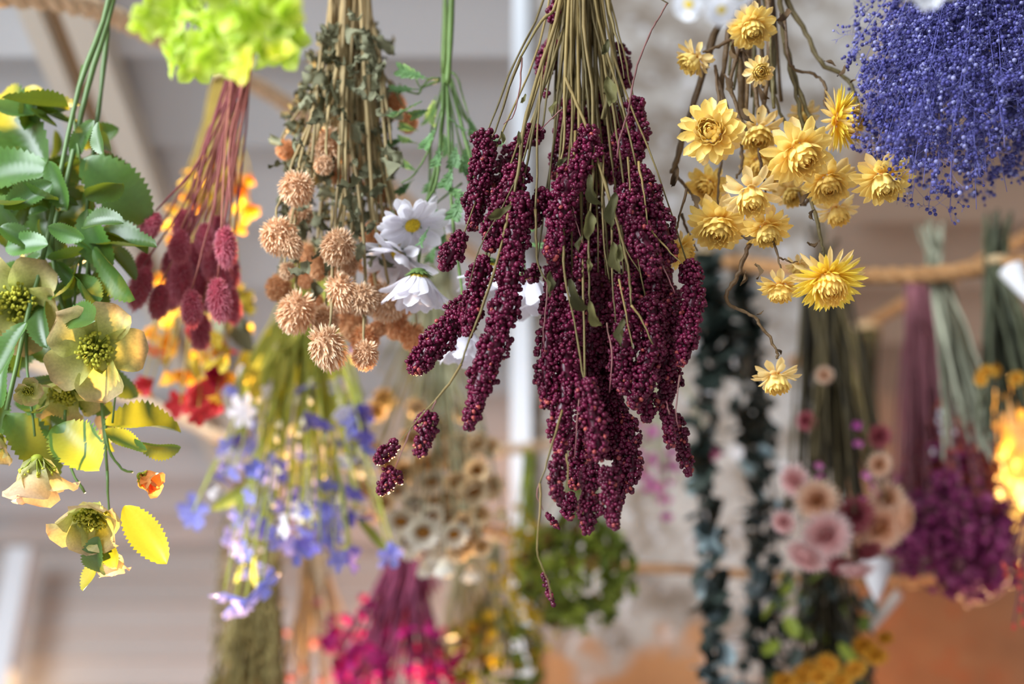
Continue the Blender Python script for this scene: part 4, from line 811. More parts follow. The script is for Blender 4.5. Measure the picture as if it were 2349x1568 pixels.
LVP = [(450, 1165, 66, 0), (440, 1190, 50, 0), (560, 1160, 60, 0), (545, 1190, 44, 0), (525, 1245, 56, 0), (555, 1262, 50, 0), (580, 1310, 62, 0), (600, 1345, 84, 0), (540, 1380, 70, 0), (515, 1360, 54, 0), (565, 1375, 60, 0), (590, 1290, 46, 0), (650, 1235, 70, 0), (680, 1260, 62, 0), (715, 1235, 62, 1), (740, 1200, 66, 0), (700, 1140, 70, 0), (690, 1170, 54, 0), (730, 1150, 56, 0), (760, 1230, 54, 1), (770, 1165, 56, 0), (800, 1290, 50, 1), (770, 1285, 44, 0), (815, 1180, 50, 1), (835, 1185, 40, 1), (890, 1272, 56, 0), (905, 1262, 40, 0), (620, 1080, 66, 0), (645, 1075, 46, 1), (600, 1065, 44, 1), (525, 1030, 56, 2), (530, 1060, 46, 0), (575, 1110, 44, 2), (560, 940, 66, 2), (545, 970, 50, 2), (620, 930, 46, 2), (740, 970, 46, 1), (700, 965, 40, 1), (830, 960, 56, 1), (835, 990, 50, 1), (825, 930, 40, 1), (770, 830, 44, 1), (790, 800, 36, 1), (750, 1045, 40, 2), (600, 900, 42, 2), (650, 980, 40, 2), (730, 1010, 36, 0), (580, 1190, 40, 0), (660, 1190, 46, 0), (780, 1130, 40, 0), (750, 1110, 44, 0)]
for i in range(72):
    LVP.append((U(510, 850), U(880, 1260), U(34, 52), random.choice([0, 0, 0, 1, 2, 2])))
for px, py, d, k in LVP:
    dy = U(-.06, .06); part(lv, 'blossom', random.choice(LF), (m_lv, m_lv2, m_lvw)[k], head_matrix(px, py, d * 1.35, (U(-.7, .7), U(-1, .2), U(.1, .9)), LY + dy))
    x0 = 705 + U(-26, 26); stem(lv, [(x0, 560), (x0 + (px - x0) * .35, 560 + (py - 560) * .45), (x0 + (px - x0) * .8, 560 + (py - 560) * .8), (px, py - 6)], [LY, LY + dy], 6.5, 4.5, m_yg, jit=1.5)
for i in range(34):
    x = U(560, 830); y = U(820, 1130); stem(lv, [(705 + U(-20, 20), 560), (705 + (x - 705) * .45, 720), (x, y)], [LY, LY + U(-.07, .07)], 6.5, 4, m_yg, jit=1.8)
BUD = [floret(4, .7, 62, .6, .3, disc=.25), floret(5, .6, 72, .6, .3, disc=.25)]
for i in range(84):
    px = U(570, 830); py = U(780, 1060) if i < 62 else U(1040, 1250); part(lv, 'bud', random.choice(BUD), m_cr, head_matrix(px, py, U(26, 40), (U(-.5, .5), -1, U(-.3, .6)), LY + U(-.07, .07)))
YL = [petal_mesh('leaf', W=.20, a=.6, b=.6, curl=U(-.3, .5), cup=.15, nl=8, nw=4, fold=.2) for _ in range(3)]
for b, t in [((745, 660), (545, 915)), ((720, 690), (600, 850)), ((740, 680), (720, 760)), ((650, 800), (640, 900)), ((780, 900), (800, 1010)), ((610, 1100), (480, 1170)), ((600, 1105), (540, 1165)), ((640, 1040), (600, 1130)), ((580, 1270), (590, 1350)), ((820, 1190), (890, 1265)), ((780, 1250), (820, 1290)), ((560, 1290), (540, 1340))]: leaf_px(lv, random.choice(YL), m_yg, b, t, LY + U(-.05, .05), U(-.5, .5), 1.2, 'leaf')
for px, py, d in [(575, 830, 74), (560, 845, 50), (655, 780, 62), (640, 760, 44), (500, 1120, 56), (520, 1135, 50)]: part(lv, 'white_blossom', random.choice(BUD), m_lvw, head_matrix(px, py, d, (-.6, -.7, .3), LY + .02))
tie(lv, 705, 572, LY, 48, 4, 16); hang(lv, 705, 568, LY, (690, 264), 1.55)

# beige papery everlastings
m_pap = mat('papery_petal', (.66, .43, .20), (.84, .65, .38), by='t', c2=(.93, .81, .58), rough=.55, trans=.25, var=.12, noise=30, namt=.12)
m_papw = mat('papery_white_petal', (.86, .78, .60), (.93, .90, .82), by='t', rough=.55, trans=.25, var=.06, noise=30, namt=.1)
m_papc = mat('brown_centre', (.20, .075, .008), (.32, .14, .012), by='obj', rough=.7, noise=60, namt=.3)
m_grst = mat('grey_green_stem', (.20, .20, .11), (.29, .28, .17), by='obj', rough=.65, var=.2, noise=30, namt=.3)
EY = 1.46
ev = thing('hanging_everlasting_bunch', 'bunch of small beige papery everlastings with brown centres below the daisies', 'flower bunch', P(1000, 560, EY))
def cupfl(n=16, el=52, W=.42):
    mb = MB()
    for k, (e, L, z) in enumerate(((el, .9, 0), (el + 12, .8, .04), (el - 18, .85, -.05))):
        for i in range(n):
            V, Q, t, r = petal_arr(L=L, W=W, a=.6, b=.4, curl=.45, cup=.25, nl=4, nw=2, tip=.15); mb.add(xf(V, petal_local(2 * math.pi * (i + .33 * k) / n, .30, z, math.radians(e + U(-8, 8)))), None, Q, t, r)
    V, T = ICO1; mb.add(V * [.32, .32, .22] + [0, 0, -.08], T, None, .3); return mb.mesh('papery_cup')
CUP = [cupfl(16, 34), cupfl(14, 24), cupfl(13, 66)]
CTR = MB(); scatter(CTR, ICO0, np.stack([(lambda i: np.stack([np.sqrt(i / 60) * .38 * np.cos(i * 2.4), np.sqrt(i / 60) * .38 * np.sin(i * 2.4), .20 + .10 * (1 - i / 60)], -1))(np.arange(60) + .5)])[0], np.full(60, .07)); CTR = CTR.mesh('flower_centre')
EV = [(1060, 1015, 52, 0), (1090, 1010, 44, 0), (1015, 1040, 46, 0), (975, 1060, 44, 0), (1055, 1060, 48, 0), (1095, 1075, 44, 0), (1120, 1110, 52, 0), (1085, 1120, 54, 0), (1005, 1145, 56, 0), (1035, 1130, 40, 0), (1025, 1180, 48, 0), (1060, 1190, 40, 0), (1150, 1170, 42, 3), (1100, 1175, 44, 0), (1075, 1240, 46, 0), (1050, 1260, 42, 0), (1105, 1250, 36, 0), (880, 1150, 44, 0), (840, 1115, 44, 0), (920, 1190, 54, 1), (890, 1060, 40, 0), (830, 1060, 44, 1), (855, 1020, 40, 0), (970, 1215, 60, 1), (985, 1180, 48, 1), (950, 1145, 44, 1), (1000, 1230, 54, 1), (1020, 1290, 56, 2), (975, 1290, 54, 2), (1000, 1265, 52, 2), (1080, 1305, 50, 2), (935, 1235, 50, 1), (910, 1120, 44, 1), (880, 910, 40, 0), (865, 940, 34, 0), (1010, 900, 44, 0), (960, 930, 40, 0), (945, 1000, 44, 0), (1010, 980, 44, 0), (1045, 1100, 42, 0), (990, 1100, 50, 1), (925, 1080, 44, 0), (1120, 1020, 40, 0), (1060, 940, 36, 0), (1085, 1215, 44, 0), (940, 1250, 46, 1), (960, 1160, 46, 1), (1040, 1220, 50, 1)]
for px, py, d, k in EV:
    dy = U(-.06, .06)
    dr = (U(-.45, .45), -.5, U(.6, 1)) if k < 2 else (U(-.2, .2), -.98, .15)
    h = part(ev, 'everlasting', CUP[2] if k >= 2 else random.choice(CUP[:2]), m_papw if k in (1, 2) else m_pap, head_matrix(px, py, d * 1.42, dr, EY + dy))
    if k != 2: sub(h, 'flower_centre', CTR, m_papc, Matrix.Identity(4))
    x0 = 1000 + U(-30, 30); stem(ev, [(x0, 560), (x0 + (px - x0) * .3, 560 + (py - 560) * .45), (x0 + (px - x0) * .8, 560 + (py - 560) * .8), (px, py - d * .3)], [EY, EY + dy], 6, 4, m_grst, jit=1.6)
bundle(ev, (1000, 560), EY, [(U(860, 1150), U(800, 1080)) for _ in range(26)], 6.5, m_grst, 30)
tie(ev, 1000, 575, EY, 66, 4, 18); hang(ev, 1000, 570, EY, (1000, 520), 1.92)

# olive dried grass at the bottom left
m_ol = mat('olive_grass', (.15, .115, .032), (.26, .21, .08), by='obj', rough=.7, var=.3, noise=30, namt=.3, trans=.2)
m_olp = mat('pale_grass', (.40, .34, .23), (.52, .46, .34), by='obj', rough=.7, var=.2, noise=30, namt=.2, trans=.08)
m_dust = mat('dusty_pink', (.40, .12, .18), (.58, .30, .34), by='obj', rough=.6, var=.2, trans=.35, noise=20, namt=.2)
def plume_grass(root, g, Y, ends, mm, gw, w=7, seeds=26, tmm=None, tl=160):
    for (x, y) in ends:
        gx = g[0] + U(-gw, gw); pts = [(gx, g[1]), (gx + (x - gx) * .4, g[1] + (y - g[1]) * .4), (x, y)]
        dy = U(-.07, .07); stem(root, pts, [Y, Y + dy], w, w * .6, mm, 'stem', 5, 3, 1.2)
        mb = MB(); s = S(x, y, Y); A = P(x - (x - gx) * .25, y - tl, Y + dy); B = P(x, y, Y + dy); u = rng.uniform(0, 1, seeds)
        C = A + (B - A) * u[:, None] + rng.normal(size=(seeds, 3)) * 5 * s; scatter(mb, ICO0, C, np.array([[2.6, 2.6, 7]]) * s * rng.uniform(.7, 1.3, (seeds, 1)))
        part(root, 'seed_head', mb.mesh('seed_head'), tmm or mm, kind='stuff')
GrY = 1.78
go = thing('hanging_olive_grass_bunch', 'thick bundle of olive dried grass at the bottom left of centre', 'grass bunch', P(610, 1120, GrY))
plume_grass(go, (610, 1120), GrY, [(U(475, 655), U(1560, 1900)) for _ in range(46)], m_ol, 26, 9, 40, None, 420)
bundle(go, (610, 1120), GrY, [(U(485, 660), U(1500, 1750)) for _ in range(40)], 9, m_ol, 28)
tie(go, 610, 1135, GrY, 60, 4, 18); hang(go, 610, 1128, GrY, (640, 1176), 2.26)
gp = thing('hanging_pale_grass_bunch', 'thin pale dried grasses with dusty pink flowers beside the olive grass', 'grass bunch', P(715, 1130, 1.86))
bundle(gp, (715, 1130), 1.86, [(U(640, 820), U(1450, 1720)) for _ in range(44)], 7, m_olp, 24)
for px, py, d in [(738, 1355, 52), (730, 1370, 44), (650, 1440, 56), (640, 1420, 44), (720, 1460, 60), (655, 1540, 70), (700, 1520, 50), (620, 1545, 40), (740, 1545, 56)]: part(gp, 'blossom', random.choice(FL), m_dust, head_matrix(px, py, d, (U(-.5, .5), -.8, .5), 1.86 + U(-.05, .05)))
tie(gp, 715, 1142, 1.86, 50, 4, 16); hang(gp, 715, 1138, 1.86, (720, 1174), 2.18)

# magenta plumes, bottom centre
m_pst = mat('plum_stem', (.16, .02, .065), (.24, .05, .11), by='obj', rough=.6, var=.25, noise=30, namt=.25)
m_mag = mat('magenta_bloom', (.30, .006, .11), (.50, .025, .22), by='obj', rough=.55, var=.25, trans=.35, noise=20, namt=.3)
MY = 1.75
mg = thing('hanging_magenta_plume_bunch', 'plum stemmed bunch of magenta flowers at the bottom below the everlastings', 'flower bunch', P(945, 1190, MY))
me_ = []
for i in range(56):
    a = U(-1, 1); x = 905 + a * 150 + U(-10, 10); y = U(1480, 1680); me_.append((x, y))
bundle(mg, (945, 1200), MY, me_, 9, m_pst, 26, .45)
bundle(mg, (945, 1200), MY, [(U(850, 1010), U(1330, 1460)) for _ in range(40)], 9, m_pst, 22, .45)
for x, y in me_ + [(785, 1490), (770, 1500), (640 + 130, 1480), (800, 1520), (990, 1470), (1000, 1500), (960, 1540), (830, 1450), (850, 1480)]:
    for j in range(3): part(mg, 'blossom', random.choice(FL), m_mag, head_matrix(x + U(-18, 18), y - U(0, 90), U(34, 60), (U(-.7, .7), -.6, U(0, .9)), MY + U(-.07, .07)))
tie(mg, 945, 1212, MY, 56, 4, 16); hang(mg, 945, 1208, MY, (945, 1188), 2.0)

# yellow-green round bunches
m_moss = mat('moss_green', (.13, .18, .02), (.30, .36, .05), by='obj', rough=.6, var=.3, trans=.3, noise=20, namt=.3)
m_must = mat('mustard', (.60, .42, .02), (.72, .54, .05), by='obj', rough=.6, var=.15, trans=.35, noise=20, namt=.2)
m_mossb = mat('moss_brown', (.16, .10, .02), (.24, .15, .03), by='obj', rough=.6, var=.2, trans=.25, noise=20, namt=.2)
TF = [floret(5, .6, 35, .5, .4, nl=3, nw=2), floret(6, .5, 45, .5, .4, nl=3, nw=2), floret(4, .7, 25, .5, .4, nl=3, nw=2)]
def pom(root, cx, cy, rx, ry, Y, n, mats, dpx, g, mst, gw=18, nst=30):
    s = S(cx, cy, Y)
    for i in range(n):
        v = rng.normal(size=3); v /= np.linalg.norm(v); v *= U(.62, 1.0)
        x = cx + v[0] * rx; y = cy + v[1] * ry; Yy = Y + v[2] * rx * s * .8
        mm = mats[0] if random.random() < .62 else random.choice(mats)
        part(root, 'floret', random.choice(TF), mm, head_matrix(x, y, U(*dpx), (v[0] + U(-.3, .3), -v[1] + U(-.3, .3), -v[2] + .4), Yy))
    bundle(root, g, Y, [(cx + U(-.7, .7) * rx, cy + U(-.7, .5) * ry) for _ in range(nst)], 6.5, mst, gw)
YGY = 1.66
yg = thing('hanging_moss_green_bunch', 'round mossy green and yellow bunch hanging right below the amaranth', 'flower bunch', P(1330, 1010, YGY))
pom(yg, 1325, 1315, 136, 128, YGY, 300, [m_moss, m_moss, m_mossb], (34, 58), (1330, 1010), m_moss)
tie(yg, 1330, 1022, YGY, 40, 4, 16); hang(yg, 1330, 1018, YGY, (1335, 1008), 2.21)
gr = thing('hanging_goldenrod_bunch', 'mustard yellow goldenrod sprays left of the round mossy bunch', 'flower bunch', P(1215, 1030, 1.74))
for px, py, n in [(1205, 1240, 34), (1180, 1300, 24), (1215, 1190, 16), (1170, 1345, 14), (1225, 1370, 22), (1245, 1430, 16), (1200, 1360, 16), (1230, 1290, 14)]:
    for j in range(n): part(gr, 'floret', random.choice(TF), m_must, head_matrix(px + random.gauss(0, 22), py + random.gauss(0, 26), U(24, 38), (U(-1, 1), -.4, .6), 1.74 + U(-.05, .05)))
bundle(gr, (1215, 1030), 1.74, [(U(1170, 1250), U(1200, 1420)) for _ in range(18)], 6, m_moss, 14)
tie(gr, 1215, 1040, 1.74, 32, 4, 14); hang(gr, 1215, 1036, 1.74, (1210, 1026), 2.1)
gd = thing('hanging_dark_green_pompom', 'dark olive round bunch cut off by the bottom edge, centre', 'flower bunch', P(1130, 1240, 1.86))
pom(gd, 1135, 1510, 112, 118, 1.86, 200, [m_moss, m_mossb, m_mossb, m_must], (30, 54), (1130, 1240), m_grst)
tie(gd, 1130, 1250, 1.86, 40, 4, 16); hang(gd, 1130, 1246, 1.86, (1128, 1218), 2.1)
gg = thing('hanging_grey_stem_bunch', 'fine grey-green stems hanging between the magenta plumes and goldenrod', 'grass bunch', P(1070, 1130, 1.92))
bundle(gg, (1070, 1130), 1.92, [(U(1000, 1160), U(1400, 1650)) for _ in range(44)], 7, m_grst, 26)
tie(gg, 1070, 1142, 1.92, 50, 4, 16); hang(gg, 1070, 1138, 1.92, (1080, 1206), 2.08)

# pink sprig behind the amaranth
m_pink = mat('orchid_pink', (.68, .10, .52), (.80, .30, .64), by='obj', rough=.55, var=.12, trans=.4, noise=20, namt=.15)
pk = thing('hanging_pink_sprig', 'orchid pink blossoms hanging between the amaranth and the eucalyptus', 'flower bunch', P(1500, 760, 1.8))
for px, py in [(1480, 1000), (1500, 1040), (1470, 1060), (1490, 1090), (1520, 1070), (1540, 1030), (1465, 1030), (1510, 1110), (1530, 1100), (1480, 1110), (1525, 1135), (1545, 1060), (1500, 980), (1460, 970), (1530, 1175), (1550, 990), (1630, 1040), (1640, 1030), (1475, 1085)]:
    part(pk, 'blossom', random.choice(FL), m_pink if px < 1600 else m_mag, head_matrix(px, py, U(38, 56), (U(-.6, .6), -.7, .6), 1.8 + U(-.05, .05)))
    stem(pk, [(1500 + U(-8, 8), 760), (1500 + (px - 1500) * .5, 880), (px, py)], 1.8, 5, 4, m_grst, jit=1)
tie(pk, 1500, 770, 1.8, 30, 4, 14); hang(pk, 1500, 766, 1.8, (1520, 577), 1.95)

# eucalyptus
m_euc = mat('eucalyptus_leaf', (.020, .030, .024), (.05, .068, .056), by='obj', rough=.45, var=.25, trans=.12, noise=20, namt=.3, spec=.5)
m_eucp = mat('eucalyptus_pale_leaf', (.25, .36, .38), (.36, .45, .48), by='obj', rough=.45, var=.15, trans=.12, noise=20, namt=.25, spec=.5)
EL = [petal_mesh('leaf', W=U(.75, .95), a=.5, b=.42, curl=U(-.3, .4), cup=.12, nl=6, nw=4, tip=.25) for _ in range(5)]
def eucalyptus(label, lines, Y, top, n, lsize, dense=1.0):
    r = thing('hanging_eucalyptus', label, 'eucalyptus', P(top[0], top[1], Y), 'eucalyptus garlands')
    for pts in lines:
        stem(r, pts, [Y, Y], 9, 5, m_euc, jit=1.5)
        q = catmull(pts, 10); L = np.concatenate([[0], np.cumsum(np.linalg.norm(np.diff(q, axis=0), axis=1))])
        m = int(L[-1] / 15 * dense)
        for i in range(m):
            u = U(0, 1) * L[-1]; x, y = np.interp(u, L, q[:, 0]), np.interp(u, L, q[:, 1]); an = U(-1.7, 1.7); l = U(*lsize); Yy = Y + U(-.04, .04)
            pale = random.random() < (.07 if y < 1250 else .30)
            leaf_px(r, random.choice(EL), m_eucp if pale else m_euc, (x, y), (x + l * math.sin(an), y + l * math.cos(an)), (Y, Yy), U(-1.4, 1.4), 1, 'leaf')
    tie(r, top[0], top[1] + 14, Y, 40, 4, 16); return r
e1 = eucalyptus('dark eucalyptus garland hanging just right of the amaranth', [[(1610, 575), (1618, 800), (1600, 1000), (1610, 1200), (1625, 1400), (1630, 1640)], [(1618, 575), (1640, 750), (1640, 900), (1618, 1100), (1640, 1300), (1650, 1600)], [(1622, 575), (1650, 700), (1690, 820), (1720, 900)]], 1.62, (1615, 572), 60, (22, 44), 1.35)
hang(e1, 1615, 578, 1.62, (1612, 592), 1.76)
e2 = eucalyptus('narrow eucalyptus garland between the dark garland and the pink strawflowers', [[(1690, 590), (1730, 780), (1760, 960), (1735, 1100), (1740, 1300), (1750, 1500), (1740, 1640)], [(1700, 590), (1720, 800), (1700, 940), (1770, 1100), (1780, 1260), (1765, 1450), (1790, 1640)], [(1695, 590), (1720, 760), (1745, 1200), (1720, 1400), (1700, 1640)]], 1.7, (1695, 588), 40, (20, 40), 1.05)
hang(e2, 1695, 594, 1.7, (1698, 604), 1.65)

# dark stems with pink strawflowers
m_dst = mat('dark_stem', (.022, .017, .007), (.075, .055, .02), by='obj', rough=.7, var=.35, noise=30, namt=.3)
m_psf = mat('pink_petal', (.70, .34, .33), (.84, .55, .53), by='t', c2=(.92, .74, .72), rough=.5, trans=.35, var=.12, noise=20, namt=.1)
m_psf2 = mat('peach_petal', (.66, .33, .15), (.82, .55, .38), by='t', c2=(.90, .70, .54), rough=.5, trans=.35, var=.12, noise=20, namt=.1)
m_psf3 = mat('rose_petal', (.36, .07, .09), (.48, .14, .16), by='t', rough=.5, trans=.3, var=.12, noise=20, namt=.1)
def straw_mesh(n=22):
    mb = MB()
    for k, (nn, r0, z0, el, L, W) in enumerate(((n, .22, 0, 4, .8, .17), (n, .22, .03, 24, .72, .17), (n, .22, .06, 44, .6, .16), (14, .18, .08, 66, .5, .16), (10, .1, .1, 80, .42, .14))):
        for i in range(nn):
            V, Q, t, r = petal_arr(L=L, W=W, a=.5, b=.45, curl=.3, cup=.25, nl=4, nw=2); mb.add(xf(V, petal_local(2 * math.pi * (i + U(-.2, .2)) / nn + k, r0, z0, math.radians(el + U(-6, 6)))), None, Q, np.clip(1 - .22 * k - (1 - t) * .3, 0, 1), r)
    V, T = ICO1; mb.add(V * [.22, .22, .15] + [0, 0, .05], T, None, 0); return mb.mesh('strawflower')
SMS = [straw_mesh() for _ in range(3)]
PY = 1.46
ps = thing('hanging_pink_strawflower_bunch', 'dark stemmed bunch ending in pale pink strawflowers, right', 'flower bunch', P(1890, 640, PY))
PSL = [(1895, 1222, 110, 0, (-.1, -.2, .95)), (1855, 1265, 100, 0, (-.5, -.6, .4)), (2018, 1205, 106, 1, (.0, -.2, .95)), (1875, 1145, 96, 1, (-.2, -.1, .9)), (1828, 1100, 78, 0, (-.6, -.1, .6)), (1800, 1195, 58, 0, (-.4, -.2, .7)), (2030, 1145, 88, 1, (.2, .1, .8)), (1960, 1180, 90, 2, (0, -.2, .8)), (1965, 1295, 80, 0, (0, -.9, .4)), (2062, 1185, 88, 1, (.7, -.1, .5)), (2015, 1065, 58, 1, (.1, 0, .9)), (1935, 1285, 84, 2, (-.1, -.8, .4)), (1850, 965, 44, 2, (-.3, 0, .9)), (1890, 860, 40, 1, (0, 0, 1)), (2015, 1000, 56, 2, (.2, 0, .8)), (1985, 1255, 74, 2, (.1, -.7, .5))]
for px, py, d, k, dr in PSL: part(ps, 'strawflower', random.choice(SMS), (m_psf, m_psf2, m_psf3)[k], head_matrix(px, py, d * 1.2, dr, PY - .05 + U(-.03, .03)))
bundle(ps, (1890, 630), PY, [(q[0], q[1]) for q in PSL] + [(U(1835, 1985), U(980, 1200)) for _ in range(76)], 11, m_dst, 46, .55, dY=.07)
bundle(ps, (1890, 630), PY, [(U(1860, 1930), 540 + U(-40, 40)) for _ in range(8)], 9, m_dst, 26)
for px, py in [(1875, 1090), (1970, 1010), (1990, 1085), (2000, 1110), (1965, 970), (1980, 1140), (1880, 1060), (2010, 1130)]: part(ps, 'sprig_bloom', random.choice(TF), m_pink, head_matrix(px, py, 34, (U(-.5, .5), -.5, .6), PY - .05))
tie(ps, 1890, 640, PY, 76, 5, 22); hang(ps, 1890, 632, PY, (1890, 626), 1.52)
p2 = thing('hanging_dry_stem_bunch', 'short brown bundle of dry stems tied to the thin slanting rope', 'grass bunch', P(1985, 752, 2.03))
bundle(p2, (1985, 752), 2.03, [(U(1935, 2025), U(960, 1130)) for _ in range(40)], 9, m_dst, 30, .5)
bundle(p2, (1985, 752), 2.03, [(U(1950, 2020), U(900, 1100)) for _ in range(16)], 8, m_ol, 30, .5)
tie(p2, 1985, 762, 2.03, 70, 4, 18)
m_orf = mat('marigold_petal', (.72, .36, .03), (.80, .50, .08), by='obj', rough=.55, trans=.35, var=.15, noise=20, namt=.15)
p3 = thing('hanging_marigold_bunch', 'dark green bunch with marigold orange flowers at the bottom right', 'flower bunch', P(1880, 1250, 1.66))
for px, py, d, k in [(1845, 1540, 78, 0), (1900, 1520, 62, 0), (1880, 1550, 56, 0), (1985, 1480, 62, 0), (2010, 1500, 56, 0), (1960, 1530, 60, 0), (1800, 1560, 60, 0), (1930, 1560, 54, 0), (2030, 1460, 40, 0)]: part(p3, 'marigold', random.choice(SMS), m_orf, head_matrix(px, py, d * 1.1, (U(-.4, .4), -.4, .8), 1.57 + U(-.02, .02)))
bundle(p3, (1880, 1250), 1.66, [(U(1800, 2010), U(1420, 1640)) for _ in range(70)], 9, m_dst, 40, .5, dY=.07)
for i in range(110):
    x, y = U(1770, 1990), U(1300, 1590); an = U(-1, 1); L = U(34, 70); leaf_px(p3, random.choice(EL), m_euc if i % 3 else m_moss, (x, y), (x + L * math.sin(an), y + L * math.cos(an)), 1.66 + U(-.08, .06), U(-2, 2), .7, 'leaf')
tie(p3, 1880, 1262, 1.66, 76, 4, 18); hang(p3, 1880, 1258, 1.66, (1880, 1328), 1.86)

# grey-green and dark bundles on the rope, right
m_sage = mat('sage_stem', (.20, .205, .135), (.32, .32, .235), by='obj', rough=.65, var=.2, noise=30, namt=.25)
m_dkg = mat('dark_green_stem', (.03, .037, .02), (.085, .09, .048), by='obj', rough=.65, var=.3, noise=30, namt=.25)
sg = thing('hanging_sage_stem_bunch', 'pale sage green stem bundle beside the plum stems on the rope', 'grass bunch', P(2150, 630, 1.48))
bundle(sg, (2150, 632), 1.48, [(U(2160, 2290), U(900, 1060)) for _ in range(44)], 10, m_sage, 24, .5)
bundle(sg, (2150, 632), 1.48, [(U(2105, 2165), U(500, 560)) for _ in range(16)], 10, m_sage, 22)
tie(sg, 2150, 634, 1.48, 62, 5, 22)
dk = thing('hanging_dark_green_bunch', 'dark green stem bundle with small ochre flowers at the right edge', 'flower bunch', P(2285, 606, 1.42))
bundle(dk, (2285, 608), 1.42, [(U(2240, 2430), U(860, 1020)) for _ in range(54)], 11, m_dkg, 28, .5)
bundle(dk, (2285, 608), 1.42, [(U(2252, 2325), U(470, 520)) for _ in range(16)], 10, m_dkg, 26)
for px, py, d in [(2262, 858, 52), (2280, 850, 40), (2332, 868, 44), (2250, 870, 36)]: part(dk, 'ochre_flower', random.choice(SMS), m_orf, head_matrix(px, py, d, (U(-.4, .4), -.2, .9), 1.38))
tie(dk, 2285, 612, 1.42, 70, 5, 22)

# purple-magenta baby's breath cloud
m_pb = mat('purple_bead', (.16, .010, .075), (.32, .035, .16), by='r', c2=(.58, .16, .34), rough=.55, trans=.35, var=.12, noise=60, namt=.25)
m_pt = mat('purple_twig', (.20, .045, .075), (.32, .13, .15), by='obj', rough=.6, var=.2, noise=30, namt=.2, trans=.15)
m_rb = mat('red_bead', (.42, .03, .04), (.66, .13, .09), by='r', c2=(.85, .36, .22), rough=.55, trans=.4, var=.12, noise=60, namt=.25)
QY = 1.60
pu = thing('hanging_purple_gypsophila_bunch', 'plum stemmed bunch spreading into a purple magenta cloud at the lower right', 'flower bunch', P(2115, 632, QY))
QE = [(2060, 1260), (2100, 1290), (2150, 1260), (2180, 1320), (2220, 1290), (2260, 1320), (2300, 1280), (2200, 1360), (2240, 1380), (2280, 1370), (2160, 1310), (2120, 1330), (2080, 1300), (2300, 1340), (2230, 1240), (2190, 1220), (2130, 1230), (2210, 1400), (2260, 1400), (2180, 1380), (2100, 1240), (2060, 1290)]
QE = [(x, y + (70 if x > 2225 and y < 1330 else 0)) for x, y in QE]
for i, (x, y) in enumerate(QE * 2): gyps(pu, 2115 + (x - 2190) * .2 + U(-14, 14), 635, x + U(-14, 14), y + U(-40, 0) - 20, QY, QY + U(-.09, .09), 130, 44, m_pt, m_pb, rb=7.0, ntw=18, tw=2.6, umin=.84)
for i in range(34): x, y = U(2120, 2275), U(960, 1220); gyps(pu, 2120 + U(-16, 16), 635, x, y, QY, QY + U(-.03, .06), 90, 44, m_pt, m_rb, rb=5.2, ntw=13, tw=2.6, umin=.7)
bundle(pu, (2115, 632), QY, [(U(2080, 2260), U(950, 1240)) for _ in range(64)], 8, m_pt, 24, .42, dY=.06)
for px, py in [(2150, 960), (2160, 985), (2155, 940), (2185, 965), (2190, 985), (2140, 1030), (2110, 1150), (2180, 870), (2200, 930)]: part(pu, 'pale_bud', random.choice(BUD), m_lvw, head_matrix(px, py, U(22, 30), (U(-.5, .5), -.8, .4), QY - .07))
tie(pu, 2115, 640, QY, 60, 5, 22); hang(pu, 2115, 634, QY, (2112, 630), 1.45)
m_red2 = mat('coral_bead', (.62, .06, .06), (.80, .18, .14), by='obj', rough=.55, trans=.45, var=.12, noise=60, namt=.2)
rs = thing('hanging_coral_sprig', 'coral red sprig dangling at the right edge beside the purple cloud', 'flower bunch', P(2380, 900, 1.36))
for px, py in [(2330, 1290), (2345, 1310), (2310, 1310), (2340, 1390), (2325, 1430), (2345, 1365), (2335, 1340), (2300, 1290), (2350, 1420)]: part(rs, 'berry_bloom', random.choice(BUD), m_red2, head_matrix(px, py, U(26, 40), (U(-.5, .5), -.8, .4), 1.34)); stem(rs, [(2380, 900), (2375, 1100), (px, py)], 1.35, 5, 4, m_pt)
tie(rs, 2380, 910, 1.36, 24, 4, 14); hang(rs, 2380, 905, 1.36, (2380, 598), 1.39)

# blazing pale yellow ribbons of grass in the low sun, right edge
m_bl = mat('straw_yellow_blade', (.94, .82, .42), (.95, .88, .58), by='obj', rough=.45, trans=.6, var=.08, noise=12, namt=.1)
TY = 1.68
ty = thing('hanging_sunlit_grass_bunch', 'curling straw yellow blades blazing in low sun at the right edge', 'grass bunch', P(2370, 820, TY))
for i in range(30):
    x1 = U(2240, 2400); y1 = U(1040, 1290); b = U(-60, 60); w_ = U(18, 40)
    W = np.array([P(2370 + U(-16, 16), 820, TY), P(2320 + (x1 - 2320) * .5 + b, 820 + (y1 - 820) * .35, TY + U(-.03, .03)), P(x1 - b * .7, 820 + (y1 - 820) * .7, TY + U(-.05, .05)), P(x1, y1, TY + U(-.05, .05))])
    c = catmull(W, 7); s = S(x1, y1, TY); n = len(c); a0 = U(-.6, .6); tw_ = U(-1.2, 1.2); u = np.linspace(0, 1, n); an = a0 + tw_ * u
    side = np.stack([np.cos(an), np.sin(an), np.zeros(n)], -1); hw = (w_ / 2 * s) * np.sin(np.pi * np.clip(u * .92 + .06, 0, 1)) ** .6
    nrm = np.cross(np.gradient(c, axis=0), side); nrm /= np.linalg.norm(nrm, axis=1)[:, None]
    V = np.stack([c - side * hw[:, None], c + nrm * hw[:, None] * .35, c + side * hw[:, None]], 1).reshape(-1, 3); k = np.arange(n - 1)[:, None] * 3
    Q = np.concatenate([k + np.array([[0, 1, 4, 3]]), k + np.array([[1, 2, 5, 4]])]); part(ty, 'grass_blade', MB().add(V, None, Q).mesh('grass_blade'), m_bl)
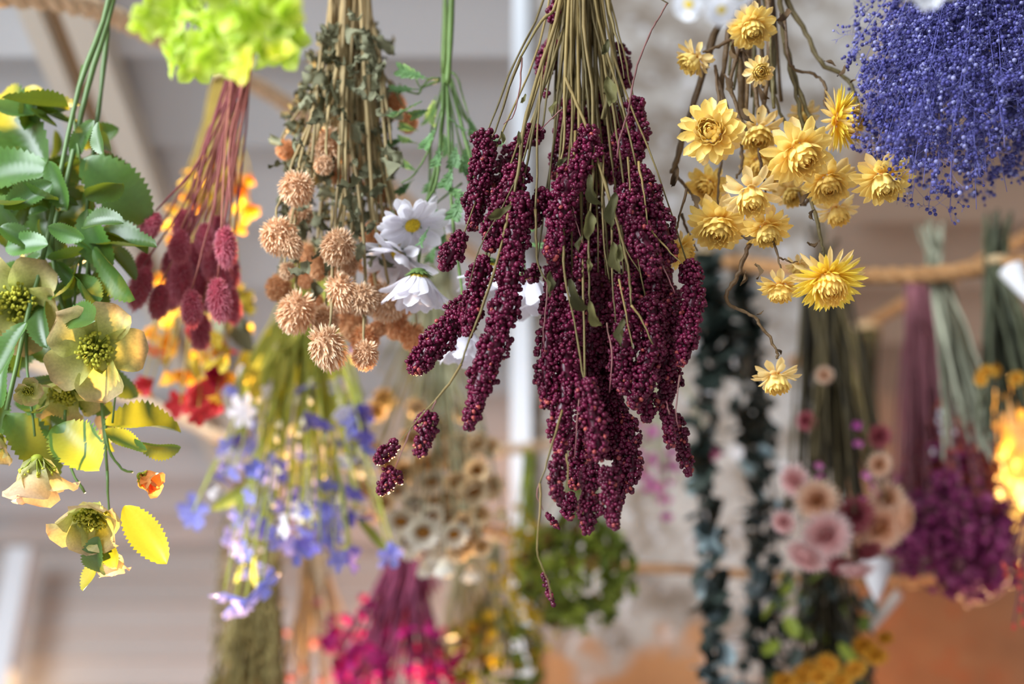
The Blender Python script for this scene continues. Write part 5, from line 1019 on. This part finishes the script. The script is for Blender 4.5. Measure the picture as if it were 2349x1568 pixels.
for px, py, d in [(2262, 992, 50), (2300, 1130, 80), (2335, 1180, 84), (2320, 1230, 80), (2345, 1100, 76), (2310, 1060, 60), (2270, 1080, 50), (2290, 1190, 70), (2330, 1040, 60), (2345, 1260, 70), (2300, 1250, 60)]: part(ty, 'pale_flower', random.choice(CUP), m_cr, head_matrix(px, py, d, (U(-.5, .5), -.5, .5), TY))
tie(ty, 2370, 830, TY, 40, 4, 16); hang(ty, 2370, 826, TY, (2370, 600), 1.39)

# paper bits hanging among the bunches
m_paper = mat('white_paper', (.88, .88, .90), rough=.6, trans=.25, var=.02, noise=10, namt=.04)
def paper_cone(label, px, py, wpx, hpx, Y, tilt, ropept, ropeY):
    r = thing('hanging_paper_cone', label, 'paper cone', P(px, py - hpx / 2, Y)); s = S(px, py, Y); mb = MB(); n = 18; T0 = P(px, py, Y); vs_ = []
    for k, (f, z) in enumerate(((1, .5), (.96, .38), (.5, -.1), (.06, -.5))):
        for i in range(n):
            a = 2 * math.pi * i / n; vs_.append((wpx / 2 * s * f * math.cos(a), wpx / 2 * s * f * math.sin(a), z * hpx * s))
    V = np.array(vs_); V = xf(V, Matrix.Rotation(tilt, 4, 'Y')) + T0
    Q = [(k * n + i, k * n + (i + 1) % n, (k + 1) * n + (i + 1) % n, (k + 1) * n + i) for k in range(3) for i in range(n)]
    part(r, 'cone', mb.add(V, None, Q).mesh('cone'), m_paper); hang(r, px, py - hpx * .3, Y, ropept, ropeY, 3); return r
paper_cone('white paper cone below the pale pink strawflowers', 2010, 1335, 74, 96, 1.6, .1, (2000, 1328), 1.83)
paper_cone('white paper cone at the right edge under the rope', 2345, 660, 60, 110, 1.36, -.3, (2345, 602), 1.40)
st = thing('hanging_wooden_stick', 'pale wooden stick slanting below the white paper cone', 'stick', P(2055, 1372, 1.7))
stem(st, [(2062, 1360), (2025, 1405), (1988, 1445)], 1.7, 26, 24, m_cream, 'stick', 8); hang(st, 2055, 1368, 1.7, (2055, 1331), 1.82, 3)
